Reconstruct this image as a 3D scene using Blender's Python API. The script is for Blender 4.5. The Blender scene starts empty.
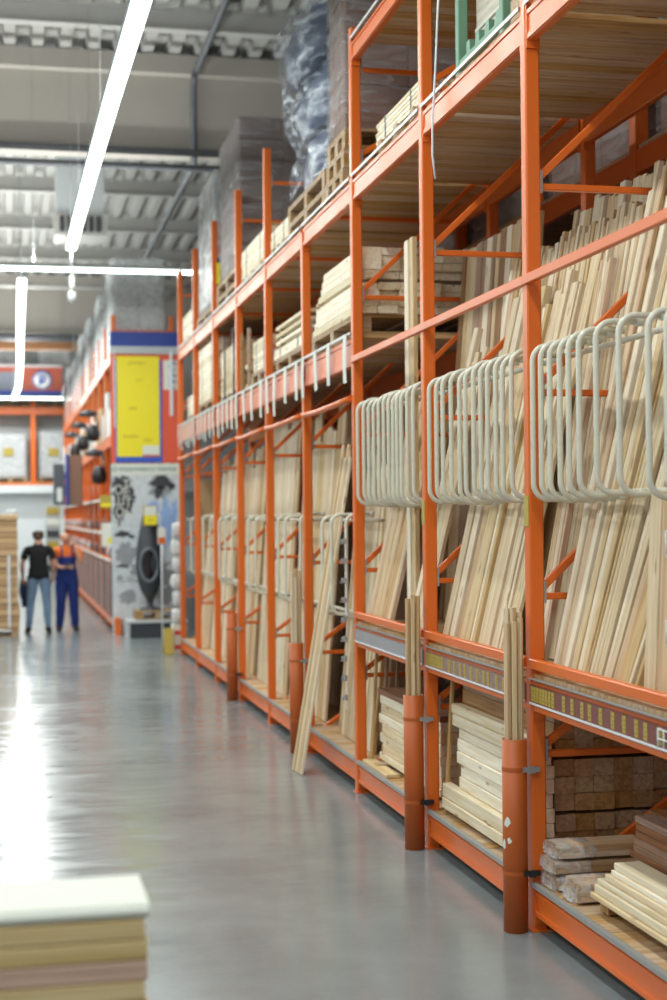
import bpy, math, random
from mathutils import Vector, Matrix, noise as mnoise

# ------------------------------------------------------------------ camera, world, light, exposure
SC = bpy.context.scene
COL = SC.collection
R = random.Random(11)

cam_data = bpy.data.cameras.new('camera')
cam = bpy.data.objects.new('camera', cam_data)
COL.objects.link(cam)
SC.camera = cam
cam_data.sensor_fit = 'VERTICAL'
cam_data.sensor_height = 36.0
cam_data.sensor_width = 24.0
cam_data.lens = 54.0
cam_data.shift_y = 0.015
cam_data.clip_end = 200
YAW, ROLL = math.atan(325 / 1500), 0.0095
cam.matrix_world = (Matrix.Translation((0, 0, 1.9)) @ Matrix.Rotation(-YAW, 4, 'Z')
                    @ Matrix.Rotation(math.pi / 2, 4, 'X') @ Matrix.Rotation(-ROLL, 4, 'Z'))
cam_data.dof.use_dof = True
cam_data.dof.focus_distance = 7.2
cam_data.dof.aperture_fstop = 1.9

world = bpy.data.worlds.new('world')
SC.world = world
world.use_nodes = True
bg = world.node_tree.nodes['Background']
bg.inputs[0].default_value = (0.93, 0.97, 1.0, 1)
bg.inputs[1].default_value = 0.46

SC.view_settings.view_transform = 'Standard'
SC.view_settings.look = 'None'
SC.view_settings.gamma = 1
SC.view_settings.use_curve_mapping = False
SC.view_settings.exposure = 0.0
LAMP_W_PER_M = 16.0        # watts per metre of the ceiling light lines


# ------------------------------------------------------------------ helpers
def lin(c):
    out = []
    for v in c:
        v = v / 255.0
        out.append(v / 12.92 if v <= 0.04045 else ((v + 0.055) / 1.055) ** 2.4)
    return tuple(out) + (1.0,)


def new_mat(name):
    m = bpy.data.materials.new(name)
    m.use_nodes = True
    nt = m.node_tree
    return m, nt, nt.nodes['Principled BSDF']


def N(nt, kind, **kw):
    n = nt.nodes.new(kind)
    for k, v in kw.items():
        setattr(n, k, v)
    return n


def paint(name, rgb, rough=0.5, metal=0.0, var=0.06, scale=6.0, bump=0.0, rvar=0.1, spec=0.5):
    """plain paint with slight wear in tone and gloss"""
    m, nt, b = new_mat(name)
    tc = N(nt, 'ShaderNodeTexCoord')
    no = N(nt, 'ShaderNodeTexNoise')
    no.inputs['Scale'].default_value = scale
    no.inputs['Detail'].default_value = 4
    nt.links.new(tc.outputs['Object'], no.inputs['Vector'])
    hsv = N(nt, 'ShaderNodeHueSaturation')
    hsv.inputs['Color'].default_value = lin(rgb)
    mr = N(nt, 'ShaderNodeMapRange')
    mr.inputs['To Min'].default_value = 1 - var
    mr.inputs['To Max'].default_value = 1 + var
    nt.links.new(no.outputs['Fac'], mr.inputs['Value'])
    nt.links.new(mr.outputs[0], hsv.inputs['Value'])
    nt.links.new(hsv.outputs[0], b.inputs['Base Color'])
    mr2 = N(nt, 'ShaderNodeMapRange')
    mr2.inputs['To Min'].default_value = max(0.02, rough - rvar)
    mr2.inputs['To Max'].default_value = min(1, rough + rvar)
    nt.links.new(no.outputs['Fac'], mr2.inputs['Value'])
    nt.links.new(mr2.outputs[0], b.inputs['Roughness'])
    b.inputs['Metallic'].default_value = metal
    b.inputs['Specular IOR Level'].default_value = spec
    if bump:
        bp = N(nt, 'ShaderNodeBump')
        bp.inputs['Strength'].default_value = bump
        bp.inputs['Distance'].default_value = 0.02
        nt.links.new(no.outputs['Fac'], bp.inputs['Height'])
        nt.links.new(bp.outputs[0], b.inputs['Normal'])
    return m


def wood(name, c1, c2, axis='Z', rough=0.6, rnd=0.16, knots=True):
    """sawn softwood, grain along one local axis, tone varied per piece"""
    m, nt, b = new_mat(name)
    tc = N(nt, 'ShaderNodeTexCoord')
    oi = N(nt, 'ShaderNodeObjectInfo')
    ge = N(nt, 'ShaderNodeNewGeometry')
    ad = N(nt, 'ShaderNodeMath', operation='ADD')
    nt.links.new(oi.outputs['Random'], ad.inputs[0])
    nt.links.new(ge.outputs['Random Per Island'], ad.inputs[1])
    fr = N(nt, 'ShaderNodeMath', operation='FRACT')
    nt.links.new(ad.outputs[0], fr.inputs[0])
    sh = N(nt, 'ShaderNodeMath', operation='MULTIPLY')
    nt.links.new(ad.outputs[0], sh.inputs[0])
    sh.inputs[1].default_value = 37.0
    va = N(nt, 'ShaderNodeVectorMath', operation='ADD')
    nt.links.new(tc.outputs['Object'], va.inputs[0])
    nt.links.new(sh.outputs[0], va.inputs[1])
    mp = N(nt, 'ShaderNodeMapping')
    s = [26, 26, 26]
    s['XYZ'.index(axis)] = 1.3
    mp.inputs['Scale'].default_value = s
    nt.links.new(va.outputs[0], mp.inputs['Vector'])
    no = N(nt, 'ShaderNodeTexNoise')
    no.inputs['Scale'].default_value = 1.6
    no.inputs['Detail'].default_value = 5
    no.inputs['Distortion'].default_value = 0.6
    nt.links.new(mp.outputs[0], no.inputs['Vector'])
    cr = N(nt, 'ShaderNodeValToRGB')
    cr.color_ramp.elements[0].position = 0.32
    cr.color_ramp.elements[0].color = lin(c2)
    cr.color_ramp.elements[1].position = 0.62
    cr.color_ramp.elements[1].color = lin(c1)
    nt.links.new(no.outputs['Fac'], cr.inputs[0])
    hsv = N(nt, 'ShaderNodeHueSaturation')
    nt.links.new(cr.outputs[0], hsv.inputs['Color'])
    mr = N(nt, 'ShaderNodeMapRange')
    mr.inputs['To Min'].default_value = 1 - rnd
    mr.inputs['To Max'].default_value = 1 + rnd * 0.8
    nt.links.new(fr.outputs[0], mr.inputs['Value'])
    nt.links.new(mr.outputs[0], hsv.inputs['Value'])
    mr2 = N(nt, 'ShaderNodeMapRange')
    mr2.inputs['To Min'].default_value = 1.12
    mr2.inputs['To Max'].default_value = 0.66
    nt.links.new(fr.outputs[0], mr2.inputs['Value'])
    nt.links.new(mr2.outputs[0], hsv.inputs['Saturation'])
    col = hsv.outputs[0]
    if knots:
        mk = N(nt, 'ShaderNodeMapping')
        s = [14, 14, 14]
        s['XYZ'.index(axis)] = 3.6
        mk.inputs['Scale'].default_value = s
        nt.links.new(va.outputs[0], mk.inputs['Vector'])
        vo = N(nt, 'ShaderNodeTexVoronoi')
        vo.inputs['Scale'].default_value = 1.0
        nt.links.new(mk.outputs[0], vo.inputs['Vector'])
        kr = N(nt, 'ShaderNodeMapRange')
        kr.inputs['From Min'].default_value = 0.07
        kr.inputs['From Max'].default_value = 0.16
        kr.inputs['To Min'].default_value = 0.6
        kr.inputs['To Max'].default_value = 0.0
        nt.links.new(vo.outputs['Distance'], kr.inputs['Value'])
        mx = N(nt, 'ShaderNodeMix', data_type='RGBA')
        nt.links.new(kr.outputs[0], mx.inputs['Factor'])
        nt.links.new(col, mx.inputs[6])
        mx.inputs[7].default_value = lin((120, 74, 40))
        col = mx.outputs[2]
    nt.links.new(col, b.inputs['Base Color'])
    b.inputs['Roughness'].default_value = rough
    b.inputs['Specular IOR Level'].default_value = 0.3
    bp = N(nt, 'ShaderNodeBump')
    bp.inputs['Strength'].default_value = 0.15
    bp.inputs['Distance'].default_value = 0.004
    nt.links.new(no.outputs['Fac'], bp.inputs['Height'])
    nt.links.new(bp.outputs[0], b.inputs['Normal'])
    return m


def film(name, tint, lo=0.15, hi=0.6, scale=5.0, rough=0.16, stretch=(1, 1, 1), band=(0.35, 0.7), swirl=1.2):
    """crinkled plastic wrap: partly clear, partly milky, glossy"""
    m, nt, b = new_mat(name)
    tc = N(nt, 'ShaderNodeTexCoord')
    mp = N(nt, 'ShaderNodeMapping')
    mp.inputs['Scale'].default_value = stretch
    nt.links.new(tc.outputs['Object'], mp.inputs['Vector'])
    no = N(nt, 'ShaderNodeTexNoise')
    no.inputs['Scale'].default_value = scale
    no.inputs['Detail'].default_value = 6
    no.inputs['Distortion'].default_value = swirl
    nt.links.new(mp.outputs[0], no.inputs['Vector'])
    b.inputs['Base Color'].default_value = lin(tint)
    b.inputs['Roughness'].default_value = rough
    b.inputs['Specular IOR Level'].default_value = 0.8
    bp = N(nt, 'ShaderNodeBump')
    bp.inputs['Strength'].default_value = 0.9
    bp.inputs['Distance'].default_value = 0.05
    nt.links.new(no.outputs['Fac'], bp.inputs['Height'])
    nt.links.new(bp.outputs[0], b.inputs['Normal'])
    mr = N(nt, 'ShaderNodeMapRange')
    mr.inputs['From Min'].default_value = band[0]
    mr.inputs['From Max'].default_value = band[1]
    mr.inputs['To Min'].default_value = lo
    mr.inputs['To Max'].default_value = hi
    nt.links.new(no.outputs['Fac'], mr.inputs['Value'])
    nt.links.new(mr.outputs[0], b.inputs['Alpha'])
    return m


def glow(name, rgb, strength):
    m, nt, b = new_mat(name)
    b.inputs['Base Color'].default_value = lin(rgb)
    b.inputs['Emission Color'].default_value = lin(rgb)
    b.inputs['Emission Strength'].default_value = strength
    return m


class MB:
    """collects vertices and faces, builds ONE mesh object"""

    def __init__(self):
        self.v, self.f, self.s = [], [], []

    def add(self, verts, faces, smooth=False):
        o = len(self.v)
        self.v += [Vector(p) for p in verts]
        self.f += [tuple(i + o for i in f) for f in faces]
        self.s += [smooth] * len(faces)
        return self

    def box(self, x0, x1, y0, y1, z0, z1, M=None):
        p = [Vector((x, y, z)) for z in (z0, z1) for y in (y0, y1) for x in (x0, x1)]
        if M is not None:
            p = [M @ q for q in p]
        return self.add(p, [(0, 2, 3, 1), (4, 5, 7, 6), (0, 1, 5, 4), (2, 6, 7, 3), (0, 4, 6, 2), (1, 3, 7, 5)])

    def cbox(self, x0, x1, y0, y1, z0, z1, axis='Z', c=0.004, M=None):
        """box whose four long edges (along axis) are chamfered"""
        lo, hi = {'X': (x0, x1), 'Y': (y0, y1), 'Z': (z0, z1)}[axis]
        if axis == 'Z':
            a0, a1, b0, b1 = x0, x1, y0, y1
        elif axis == 'X':
            a0, a1, b0, b1 = y0, y1, z0, z1
        else:
            a0, a1, b0, b1 = z0, z1, x0, x1
        ring = [(a0 + c, b0), (a1 - c, b0), (a1, b0 + c), (a1, b1 - c), (a1 - c, b1), (a0 + c, b1), (a0, b1 - c), (a0, b0 + c)]
        v = []
        for t in (lo, hi):
            for a, b in ring:
                q = Vector((a, b, t)) if axis == 'Z' else Vector((t, a, b)) if axis == 'X' else Vector((b, t, a))
                v.append(M @ q if M is not None else q)
        f = [tuple(range(7, -1, -1)), tuple(range(8, 16))]
        f += [(i, (i + 1) % 8, 8 + (i + 1) % 8, 8 + i) for i in range(8)]
        return self.add(v, f)

    def bar(self, p0, p1, w, t, up=(0, 0, 1), c=0.004):
        """rectangular bar from p0 to p1, w across, t along the 'up' side"""
        p0, p1 = Vector(p0), Vector(p1)
        z = (p1 - p0)
        L = z.length
        z.normalize()
        x = z.cross(Vector(up))
        if x.length < 1e-5:
            x = z.cross(Vector((0, 1, 0)))
        x.normalize()
        y = z.cross(x)
        M = Matrix((x, y, z)).transposed().to_4x4()
        M.translation = p0
        return self.cbox(-w / 2, w / 2, -t / 2, t / 2, 0, L, 'Z', min(c, w / 3, t / 3), M)

    def tube(self, pts, r, n=10, closed=False, caps=True):
        pts = [Vector(p) for p in pts]
        rr = r if isinstance(r, (list, tuple)) else [r] * len(pts)
        m = len(pts)
        tang = []
        for i in range(m):
            a = pts[(i - 1) % m] if (closed or i) else pts[0]
            b = pts[(i + 1) % m] if (closed or i < m - 1) else pts[-1]
            tang.append((b - a).normalized())
        ref = Vector((0, 0, 1)) if abs(tang[0].z) < 0.9 else Vector((0, 1, 0))
        x = tang[0].cross(ref).normalized()
        v, f = [], []
        for i in range(m):
            x = (x - tang[i] * x.dot(tang[i]))
            x.normalize()
            y = tang[i].cross(x)
            for k in range(n):
                a = 2 * math.pi * k / n
                v.append(pts[i] + (x * math.cos(a) + y * math.sin(a)) * rr[i])
        for i in range(m if closed else m - 1):
            j = (i + 1) % m
            f += [(i * n + k, i * n + (k + 1) % n, j * n + (k + 1) % n, j * n + k) for k in range(n)]
        self.add(v, f, True)
        if caps and not closed:
            o = len(self.v) - len(v)
            self.f += [tuple(o + k for k in range(n - 1, -1, -1)), tuple(o + (m - 1) * n + k for k in range(n))]
            self.s += [False, False]
        return self

    def lathe(self, prof, center=(0, 0, 0), n=24, sx=1, sy=1, smooth=True):
        c = Vector(center)
        v = [c + Vector((r * sx * math.cos(2 * math.pi * k / n), r * sy * math.sin(2 * math.pi * k / n), z)) for r, z in prof for k in range(n)]
        f = [(i * n + k, i * n + (k + 1) % n, (i + 1) * n + (k + 1) % n, (i + 1) * n + k) for i in range(len(prof) - 1) for k in range(n)]
        self.add(v, f, smooth)
        o = len(self.v) - len(v)
        self.f += [tuple(o + k for k in range(n - 1, -1, -1)), tuple(o + (len(prof) - 1) * n + k for k in range(n))]
        self.s += [False, False]
        return self

    def prism(self, poly, axis, lo, hi):
        """polygon of 2-D points extruded along an axis"""
        n = len(poly)
        def q(a, b, t):
            return {'Z': (a, b, t), 'X': (t, a, b), 'Y': (a, t, b)}[axis]
        v = [q(a, b, lo) for a, b in poly] + [q(a, b, hi) for a, b in poly]
        f = [tuple(range(n - 1, -1, -1)), tuple(range(n, 2 * n))] + [(i, (i + 1) % n, n + (i + 1) % n, n + i) for i in range(n)]
        return self.add(v, f)

    def build(self, name, mat, parent=None, origin=None):
        me = bpy.data.meshes.new(name)
        if parent is not None and origin is None:
            org = Vector((0, 0, 0))
            q = parent
            while q is not None:
                org += q.location
                q = q.parent
        else:
            org = Vector(origin) if origin is not None else self.base()
        me.from_pydata([p - org for p in self.v], [], self.f)
        me.polygons.foreach_set('use_smooth', self.s)
        me.materials.append(mat)
        me.update()
        o = bpy.data.objects.new(name, me)
        COL.objects.link(o)
        if parent is not None:
            o.parent = parent
        else:
            o.location = org
        return o

    def base(self):
        xs, ys, zs = [p.x for p in self.v], [p.y for p in self.v], [p.z for p in self.v]
        return Vector(((min(xs) + max(xs)) / 2, (min(ys) + max(ys)) / 2, min(zs)))


def tag(o, label, cat, group=None, kind=None):
    if label:
        o['label'] = label
    if cat:
        o['category'] = cat
    if group:
        o['group'] = group
    if kind:
        o['kind'] = kind
    return o


def empty(name, loc, label=None, cat=None, group=None):
    o = bpy.data.objects.new(name, None)
    COL.objects.link(o)
    o.location = loc
    o.empty_display_size = 0.1
    return tag(o, label, cat, group)


def struct(o):
    o['kind'] = 'structure'
    return o


def copy_tree(o, parent=None):
    c = o.copy()
    COL.objects.link(c)
    if parent is not None:
        c.parent = parent
    for ch in list(o.children):
        copy_tree(ch, c)
    return c


ORD = ['first', 'second', 'third', 'fourth', 'fifth', 'sixth', 'seventh', 'eighth', 'ninth', 'tenth', 'eleventh', 'twelfth', 'thirteenth',
       'fourteenth', 'fifteenth', 'sixteenth', 'seventeenth', 'eighteenth', 'nineteenth']
TENS = {20: 'twent', 30: 'thirt', 40: 'fort'}


def nth(i):
    if i < 19:
        return ORD[i]
    n = i + 1
    t, u = n // 10 * 10, n % 10
    return TENS[t] + 'ieth' if u == 0 else TENS[t] + 'y-' + ORD[u - 1]


def text(body, size, loc, mat, parent, rot=(math.pi / 2, 0, 0), name='lettering', align='CENTER', extrude=0.002):
    cu = bpy.data.curves.new(name, 'FONT')
    cu.body = body
    cu.size = size
    cu.align_x = align
    cu.align_y = 'CENTER'
    cu.extrude = extrude
    cu.materials.append(mat)
    o = bpy.data.objects.new(name, cu)
    COL.objects.link(o)
    org = Vector((0, 0, 0))
    q = parent
    while q is not None:
        org += q.location
        q = q.parent
    o.parent = parent
    bpy.context.view_layer.update()
    me = bpy.data.meshes.new_from_object(o.evaluated_get(bpy.context.evaluated_depsgraph_get()))
    bpy.data.objects.remove(o)
    o = bpy.data.objects.new(name, me)
    COL.objects.link(o)
    o.parent = parent
    o.location = Vector(loc) - org
    o.rotation_euler = rot
    return o


# ------------------------------------------------------------------ materials
M = {}
M['orange'] = paint('orange_rack_paint', (222, 106, 34), 0.34, var=0.05, scale=3, spec=0.45)
M['orange_pipe'] = paint('orange_pipe_plastic', (182, 88, 30), 0.5, var=0.1, scale=5)
M['orange_panel'] = paint('orange_panel', (226, 92, 62), 0.6, var=0.03)
M['galv'] = paint('galvanised_steel', (165, 168, 170), 0.4, metal=0.6, var=0.15, scale=14)
M['grey_edge'] = paint('grey_edge_strip', (150, 150, 148), 0.45, var=0.06)
M['white_edge'] = paint('white_edge_strip', (206, 208, 208), 0.4, var=0.04)
M['hoop'] = paint('cream_tube_enamel', (214, 212, 196), 0.3, var=0.02, spec=0.6)
M['label_rail'] = paint('maroon_label_strip', (122, 62, 52), 0.3, var=0.08, scale=20)
M['label_mid'] = paint('dusty_label_strip', (146, 112, 102), 0.25, var=0.1, scale=20)
M['label_grey'] = paint('grey_label_strip', (150, 146, 150), 0.2, var=0.1, scale=20)
M['label_yellow'] = paint('yellow_price_card', (178, 156, 66), 0.5, var=0.05)
M['paper'] = paint('white_paper', (222, 224, 214), 0.6, var=0.02)
M['ink'] = paint('dark_ink', (52, 52, 56), 0.6)
M['ink_soft'] = paint('faded_ink', (150, 124, 60), 0.6)
M['white_paint'] = paint('white_wall_paint', (226, 232, 234), 0.7, var=0.02, scale=1)
M['pale_grey'] = paint('pale_grey_paint', (186, 190, 192), 0.6, var=0.03)
M['concrete_beam'] = paint('precast_concrete', (168, 162, 154), 0.85, var=0.05, scale=2.2, bump=0.05)
M['deck_metal'] = paint('roof_deck_metal', (166, 164, 160), 0.6, var=0.06, scale=1.2)
M['steel_dark'] = paint('dark_steel', (86, 88, 92), 0.55, var=0.06)
M['steel_grey'] = paint('grey_steel', (168, 166, 162), 0.55, var=0.06)
M['brown_beam'] = paint('brown_beam_paint', (150, 104, 66), 0.6)
M['black'] = paint('black_plastic', (26, 26, 29), 0.45)
M['dark_grey'] = paint('charcoal_enamel', (58, 62, 68), 0.45, var=0.05)
M['rim_grey'] = paint('rim_grey_enamel', (104, 110, 118), 0.4)
M['blue'] = paint('blue_panel', (34, 62, 150), 0.5, var=0.03)
M['blue_frame'] = paint('bright_blue_edge', (52, 92, 196), 0.5, var=0.03)
M['yellow'] = paint('yellow_paper', (240, 222, 42), 0.6, var=0.03, scale=4)
M['yellow_dark'] = paint('olive_handwriting', (206, 186, 40), 0.6)
M['red_dim'] = paint('brick_red_sign', (150, 70, 52), 0.6)
M['grey_pic'] = paint('grey_sign_picture', (104, 108, 120), 0.6, var=0.4, scale=2)
M['red'] = paint('red_print', (206, 60, 50), 0.6)
M['pine'] = wood('pine_pale', (222, 197, 154), (196, 164, 118))
M['pine_white'] = wood('pine_white', (230, 215, 186), (212, 188, 150))
M['pine_warm'] = wood('pine_warm', (212, 176, 128), (182, 142, 96))
M['brown_board'] = wood('dark_brown_board', (172, 134, 98), (140, 104, 74), rnd=0.2)  # darker brown board tone, mostly mixed into the back rows
M['pine_y'] = wood('pine_pale_lengthwise', (234, 212, 170), (212, 180, 132), 'Y')
M['pine_white_y'] = wood('pine_white_lengthwise', (242, 230, 204), (226, 204, 164), 'Y')
M['timber_y'] = wood('spruce_timber', (196, 156, 108), (164, 122, 80), 'Y', rnd=0.14)
M['brown_y'] = wood('brown_timber', (158, 112, 80), (128, 88, 62), 'Y')
M['deck_x'] = wood('deck_planks', (206, 168, 118), (172, 130, 84), 'X', rnd=0.1)
M['pallet_x'] = wood('pallet_wood', (184, 150, 106), (150, 116, 78), 'X', rnd=0.14)
M['pile_pale'] = wood('pile_pale_plank', (226, 202, 152), (206, 178, 124), 'X')
M['pile_warm'] = wood('pile_warm_plank', (204, 164, 112), (180, 138, 90), 'X')
M['pile_brown'] = wood('pile_brown_plank', (200, 152, 116), (176, 128, 94), 'X')
M['carton_dark'] = paint('grey_brown_carton', (120, 104, 98), 0.75, var=0.08, scale=3)
M['carton'] = paint('brown_carton', (132, 102, 86), 0.75, var=0.08, scale=3)
M['flat_tan'] = paint('flat_tan_carton', (176, 142, 104), 0.75, var=0.12, scale=3)
M['carton_pale'] = paint('tan_carton', (196, 164, 124), 0.75, var=0.08, scale=3)
M['film_clear'] = film('clear_wrap', (236, 240, 244), 0.06, 0.62, 9)
M['film_brown'] = film('stretch_wrap', (206, 202, 208), 0.08, 0.50, 2.5, 0.2, (1, 1, 6))
M['film_bag'] = film('grey_blue_wrap', (222, 230, 242), 0.06, 0.75, 5.0, 0.14, (1, 1, 3.0), (0.46, 0.7), 0.25)  # sharpened milky patches paint white highlights into the creased film
M['film_milky'] = film('milky_wrap', (214, 218, 222), 0.35, 0.8, 3.0, 0.3, (1, 1, 2))
M['bag_dark'] = paint('grey_sack', (84, 94, 120), 0.3, var=0.25, scale=4, bump=0.4)
M['bag_white'] = paint('white_sack', (200, 202, 202), 0.55, var=0.1, scale=3, bump=0.3)
M['green'] = paint('green_steel_frame', (104, 142, 118), 0.55, var=0.15, scale=8)
M['grey_board'] = wood('pale_grey_board', (206, 198, 184), (176, 166, 150), 'Y')
M['lamp'] = glow('lamp_diffuser', (236, 255, 246), 6.0)
M['skin'] = paint('skin', (214, 158, 132), 0.55, var=0.03)
M['tshirt'] = paint('black_cotton', (24, 25, 28), 0.85, var=0.1)
M['jeans'] = paint('washed_denim', (118, 146, 176), 0.85, var=0.3, scale=5)
M['hair'] = paint('brown_hair', (62, 44, 36), 0.7)
M['shirt_orange'] = paint('orange_cotton', (232, 116, 48), 0.85)
M['overall'] = paint('blue_workwear', (26, 48, 118), 0.85, var=0.12)
M['jacket'] = paint('navy_jacket', (44, 56, 92), 0.8, var=0.2)
M['boot'] = paint('dark_boot', (46, 42, 42), 0.6)
M['glass_dark'] = paint('dark_stove_glass', (34, 26, 28), 0.1)
M['graf_dark'] = paint('dark_spray', (66, 66, 70), 0.8, var=0.3, scale=9)
M['graf_grey'] = paint('grey_spray', (150, 152, 156), 0.8, var=0.2, scale=9)
M['graf_blue'] = paint('blue_spray', (150, 178, 226), 0.8, var=0.12, scale=9)
M['poster_white'] = paint('poster_white_brick', (206, 210, 214), 0.6, var=0.28, scale=11)
M['teal_ink'] = paint('teal_ink', (28, 92, 82), 0.6)
M['strap'] = paint('white_strap', (226, 228, 232), 0.35)

# polished concrete
m, nt, b = new_mat('polished_concrete')
tc = N(nt, 'ShaderNodeTexCoord')
n1 = N(nt, 'ShaderNodeTexNoise')
n1.inputs['Scale'].default_value = 0.7
n1.inputs['Detail'].default_value = 8
n1.inputs['Roughness'].default_value = 0.65
nt.links.new(tc.outputs['Object'], n1.inputs['Vector'])
cr = N(nt, 'ShaderNodeValToRGB')
cr.color_ramp.elements[0].position = 0.3
cr.color_ramp.elements[0].color = lin((110, 117, 119))
cr.color_ramp.elements[1].position = 0.7
cr.color_ramp.elements[1].color = lin((142, 149, 151))
nt.links.new(n1.outputs['Fac'], cr.inputs[0])
nt.links.new(cr.outputs[0], b.inputs['Base Color'])
n2 = N(nt, 'ShaderNodeTexNoise')
n2.inputs['Scale'].default_value = 3.2
n2.inputs['Detail'].default_value = 6
n2.inputs['Distortion'].default_value = 1.0
mp = N(nt, 'ShaderNodeMapping')
mp.inputs['Scale'].default_value = (0.7, 2.4, 1)
mp.inputs['Rotation'].default_value = (0, 0, 0.5)
nt.links.new(tc.outputs['Object'], mp.inputs['Vector'])
nt.links.new(mp.outputs[0], n2.inputs['Vector'])
mr = N(nt, 'ShaderNodeMapRange')
mr.inputs['From Min'].default_value = 0.3
mr.inputs['From Max'].default_value = 0.7
mr.inputs['To Min'].default_value = 0.13
mr.inputs['To Max'].default_value = 0.27
nt.links.new(n2.outputs['Fac'], mr.inputs['Value'])
nt.links.new(mr.outputs[0], b.inputs['Roughness'])
b.inputs['Specular IOR Level'].default_value = 0.6
bp = N(nt, 'ShaderNodeBump')
bp.inputs['Strength'].default_value = 0.06
bp.inputs['Distance'].default_value = 0.004
nt.links.new(n2.outputs['Fac'], bp.inputs['Height'])
nt.links.new(bp.outputs[0], b.inputs['Normal'])
M['floor'] = m

# ------------------------------------------------------------------ the setting
struct(MB().box(-14, 13, -4, 51, -0.12, 0).build('floor', M['floor']))
struct(MB().box(-14, 13, 50.6, 51, 0, 9.1).build('wall_back', M['white_paint']))
struct(MB().box(12.7, 13, -4, 50.6, 0, 9.1).build('wall_right', M['pale_grey']))
# corrugated roof deck, ribs running along the aisle
poly = []
x = -14.0
while x < 12.9:
    poly += [(x, 8.80), (x + 0.16, 8.80), (x + 0.20, 8.95), (x + 0.36, 8.95)]
    x += 0.40
bot = MB()
n = len(poly)
v = [(a, y, z) for y in (-4, 50.6) for a, z in poly]
bot.add(v, [(i, n + i, n + i + 1, i + 1) for i in range(n - 1)])
v2 = [(a, y, z + 0.05) for y in (-4, 50.6) for a, z in poly]
bot.add(v2, [(i, i + 1, n + i + 1, n + i) for i in range(n - 1)])
struct(bot.build('ceiling', M['deck_metal']))
for i, (y, z0, z1) in enumerate([(22.5, 7.42, 8.5), (43.0, 7.2, 8.4), (2.0, 7.42, 8.5)]):
    g = MB()
    g.box(-14, 12.7, y, y + 0.3, z0, z1)
    g.box(-14, 12.7, y - 0.18, y + 0.45, z1, z1 + 0.28)
    g.box(-14, 12.7, y - 0.06, y + 0.36, z0 - 0.10, z0)
    for xx in (-9.4, -4.2, 1.3, 6.4):
        g.box(xx, xx + 0.22, y - 0.03, y + 0.33, z0, z1)
    struct(g.build('ceiling_girder', M['concrete_beam']))
for i, y in enumerate((6, 10, 14, 18.0, 20.4, 27.0, 31.0, 35.0, 39.0, 46.0)):
    p = MB()
    p.box(-14, 12.7, y - 0.1, y + 0.1, 8.5, 8.52)
    p.box(-14, 12.7, y - 0.02, y + 0.02, 8.52, 8.78)
    p.box(-14, 12.7, y - 0.1, y + 0.1, 8.78, 8.80)
    struct(p.build('ceiling_purlin', M['steel_grey']))
struct(MB().box(-14, 12.7, 46.2, 46.6, 7.0, 7.4).build('ceiling_beam', M['brown_beam']))
# service pipes under the roof
tag(MB().tube([(-14, 22.0, 7.25), (12.6, 22.0, 7.25)], 0.055, 10).build('service_pipe', M['steel_dark']),
    'thick dark pipe running across the roof just under the deep concrete girder', 'pipe', None)
tag(MB().tube([(-14, 22.0, 7.02), (12.6, 22.0, 7.02)], 0.05, 10).build('service_pipe', M['steel_dark']),
    'lower of the two dark pipes crossing under the deep concrete girder', 'pipe', None)
tag(MB().tube([(2.75, 6, 8.42), (2.75, 22.1, 8.42), (2.75, 22.25, 8.3), (2.75, 22.25, 7.4), (2.75, 22.3, 7.15), (2.75, 22.5, 7.12), (2.75, 42.0, 7.12)], 0.05, 10).build('service_pipe', M['steel_dark']),
    'dark conduit that drops down the face of the deep concrete girder', 'pipe', None)
tag(MB().tube([(-14, 36.9, 7.5), (12.6, 36.9, 7.5)], 0.07, 10).build('service_pipe', M['steel_grey']),
    'grey pipe crossing the far roof beyond the louvred air unit', 'pipe', None)
tag(MB().tube([(-14, 42.78, 6.95), (12.6, 42.78, 6.95)], 0.12, 10).build('service_pipe', M['steel_dark']),
    'wide dark pipe crossing the roof above the far cross light', 'pipe', None)
au = empty('air_unit', (1.25, 27.6, 7.15), 'grey louvred air unit hung under the roof beside the long light line', 'air unit')
MB().box(0.9, 1.75, 27.5, 28.3, 7.4, 8.799).build('duct', M['pale_grey'], au)
MB().box(0.86, 1.79, 27.44, 28.34, 7.0, 7.4).build('casing', M['steel_grey'], au)
lv = MB()
for k in range(6):
    lv.box(0.95 + k * 0.13, 1.03 + k * 0.13, 27.40, 27.44, 7.06, 7.34)
lv.build('louvre', M['ink'], au)


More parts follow.
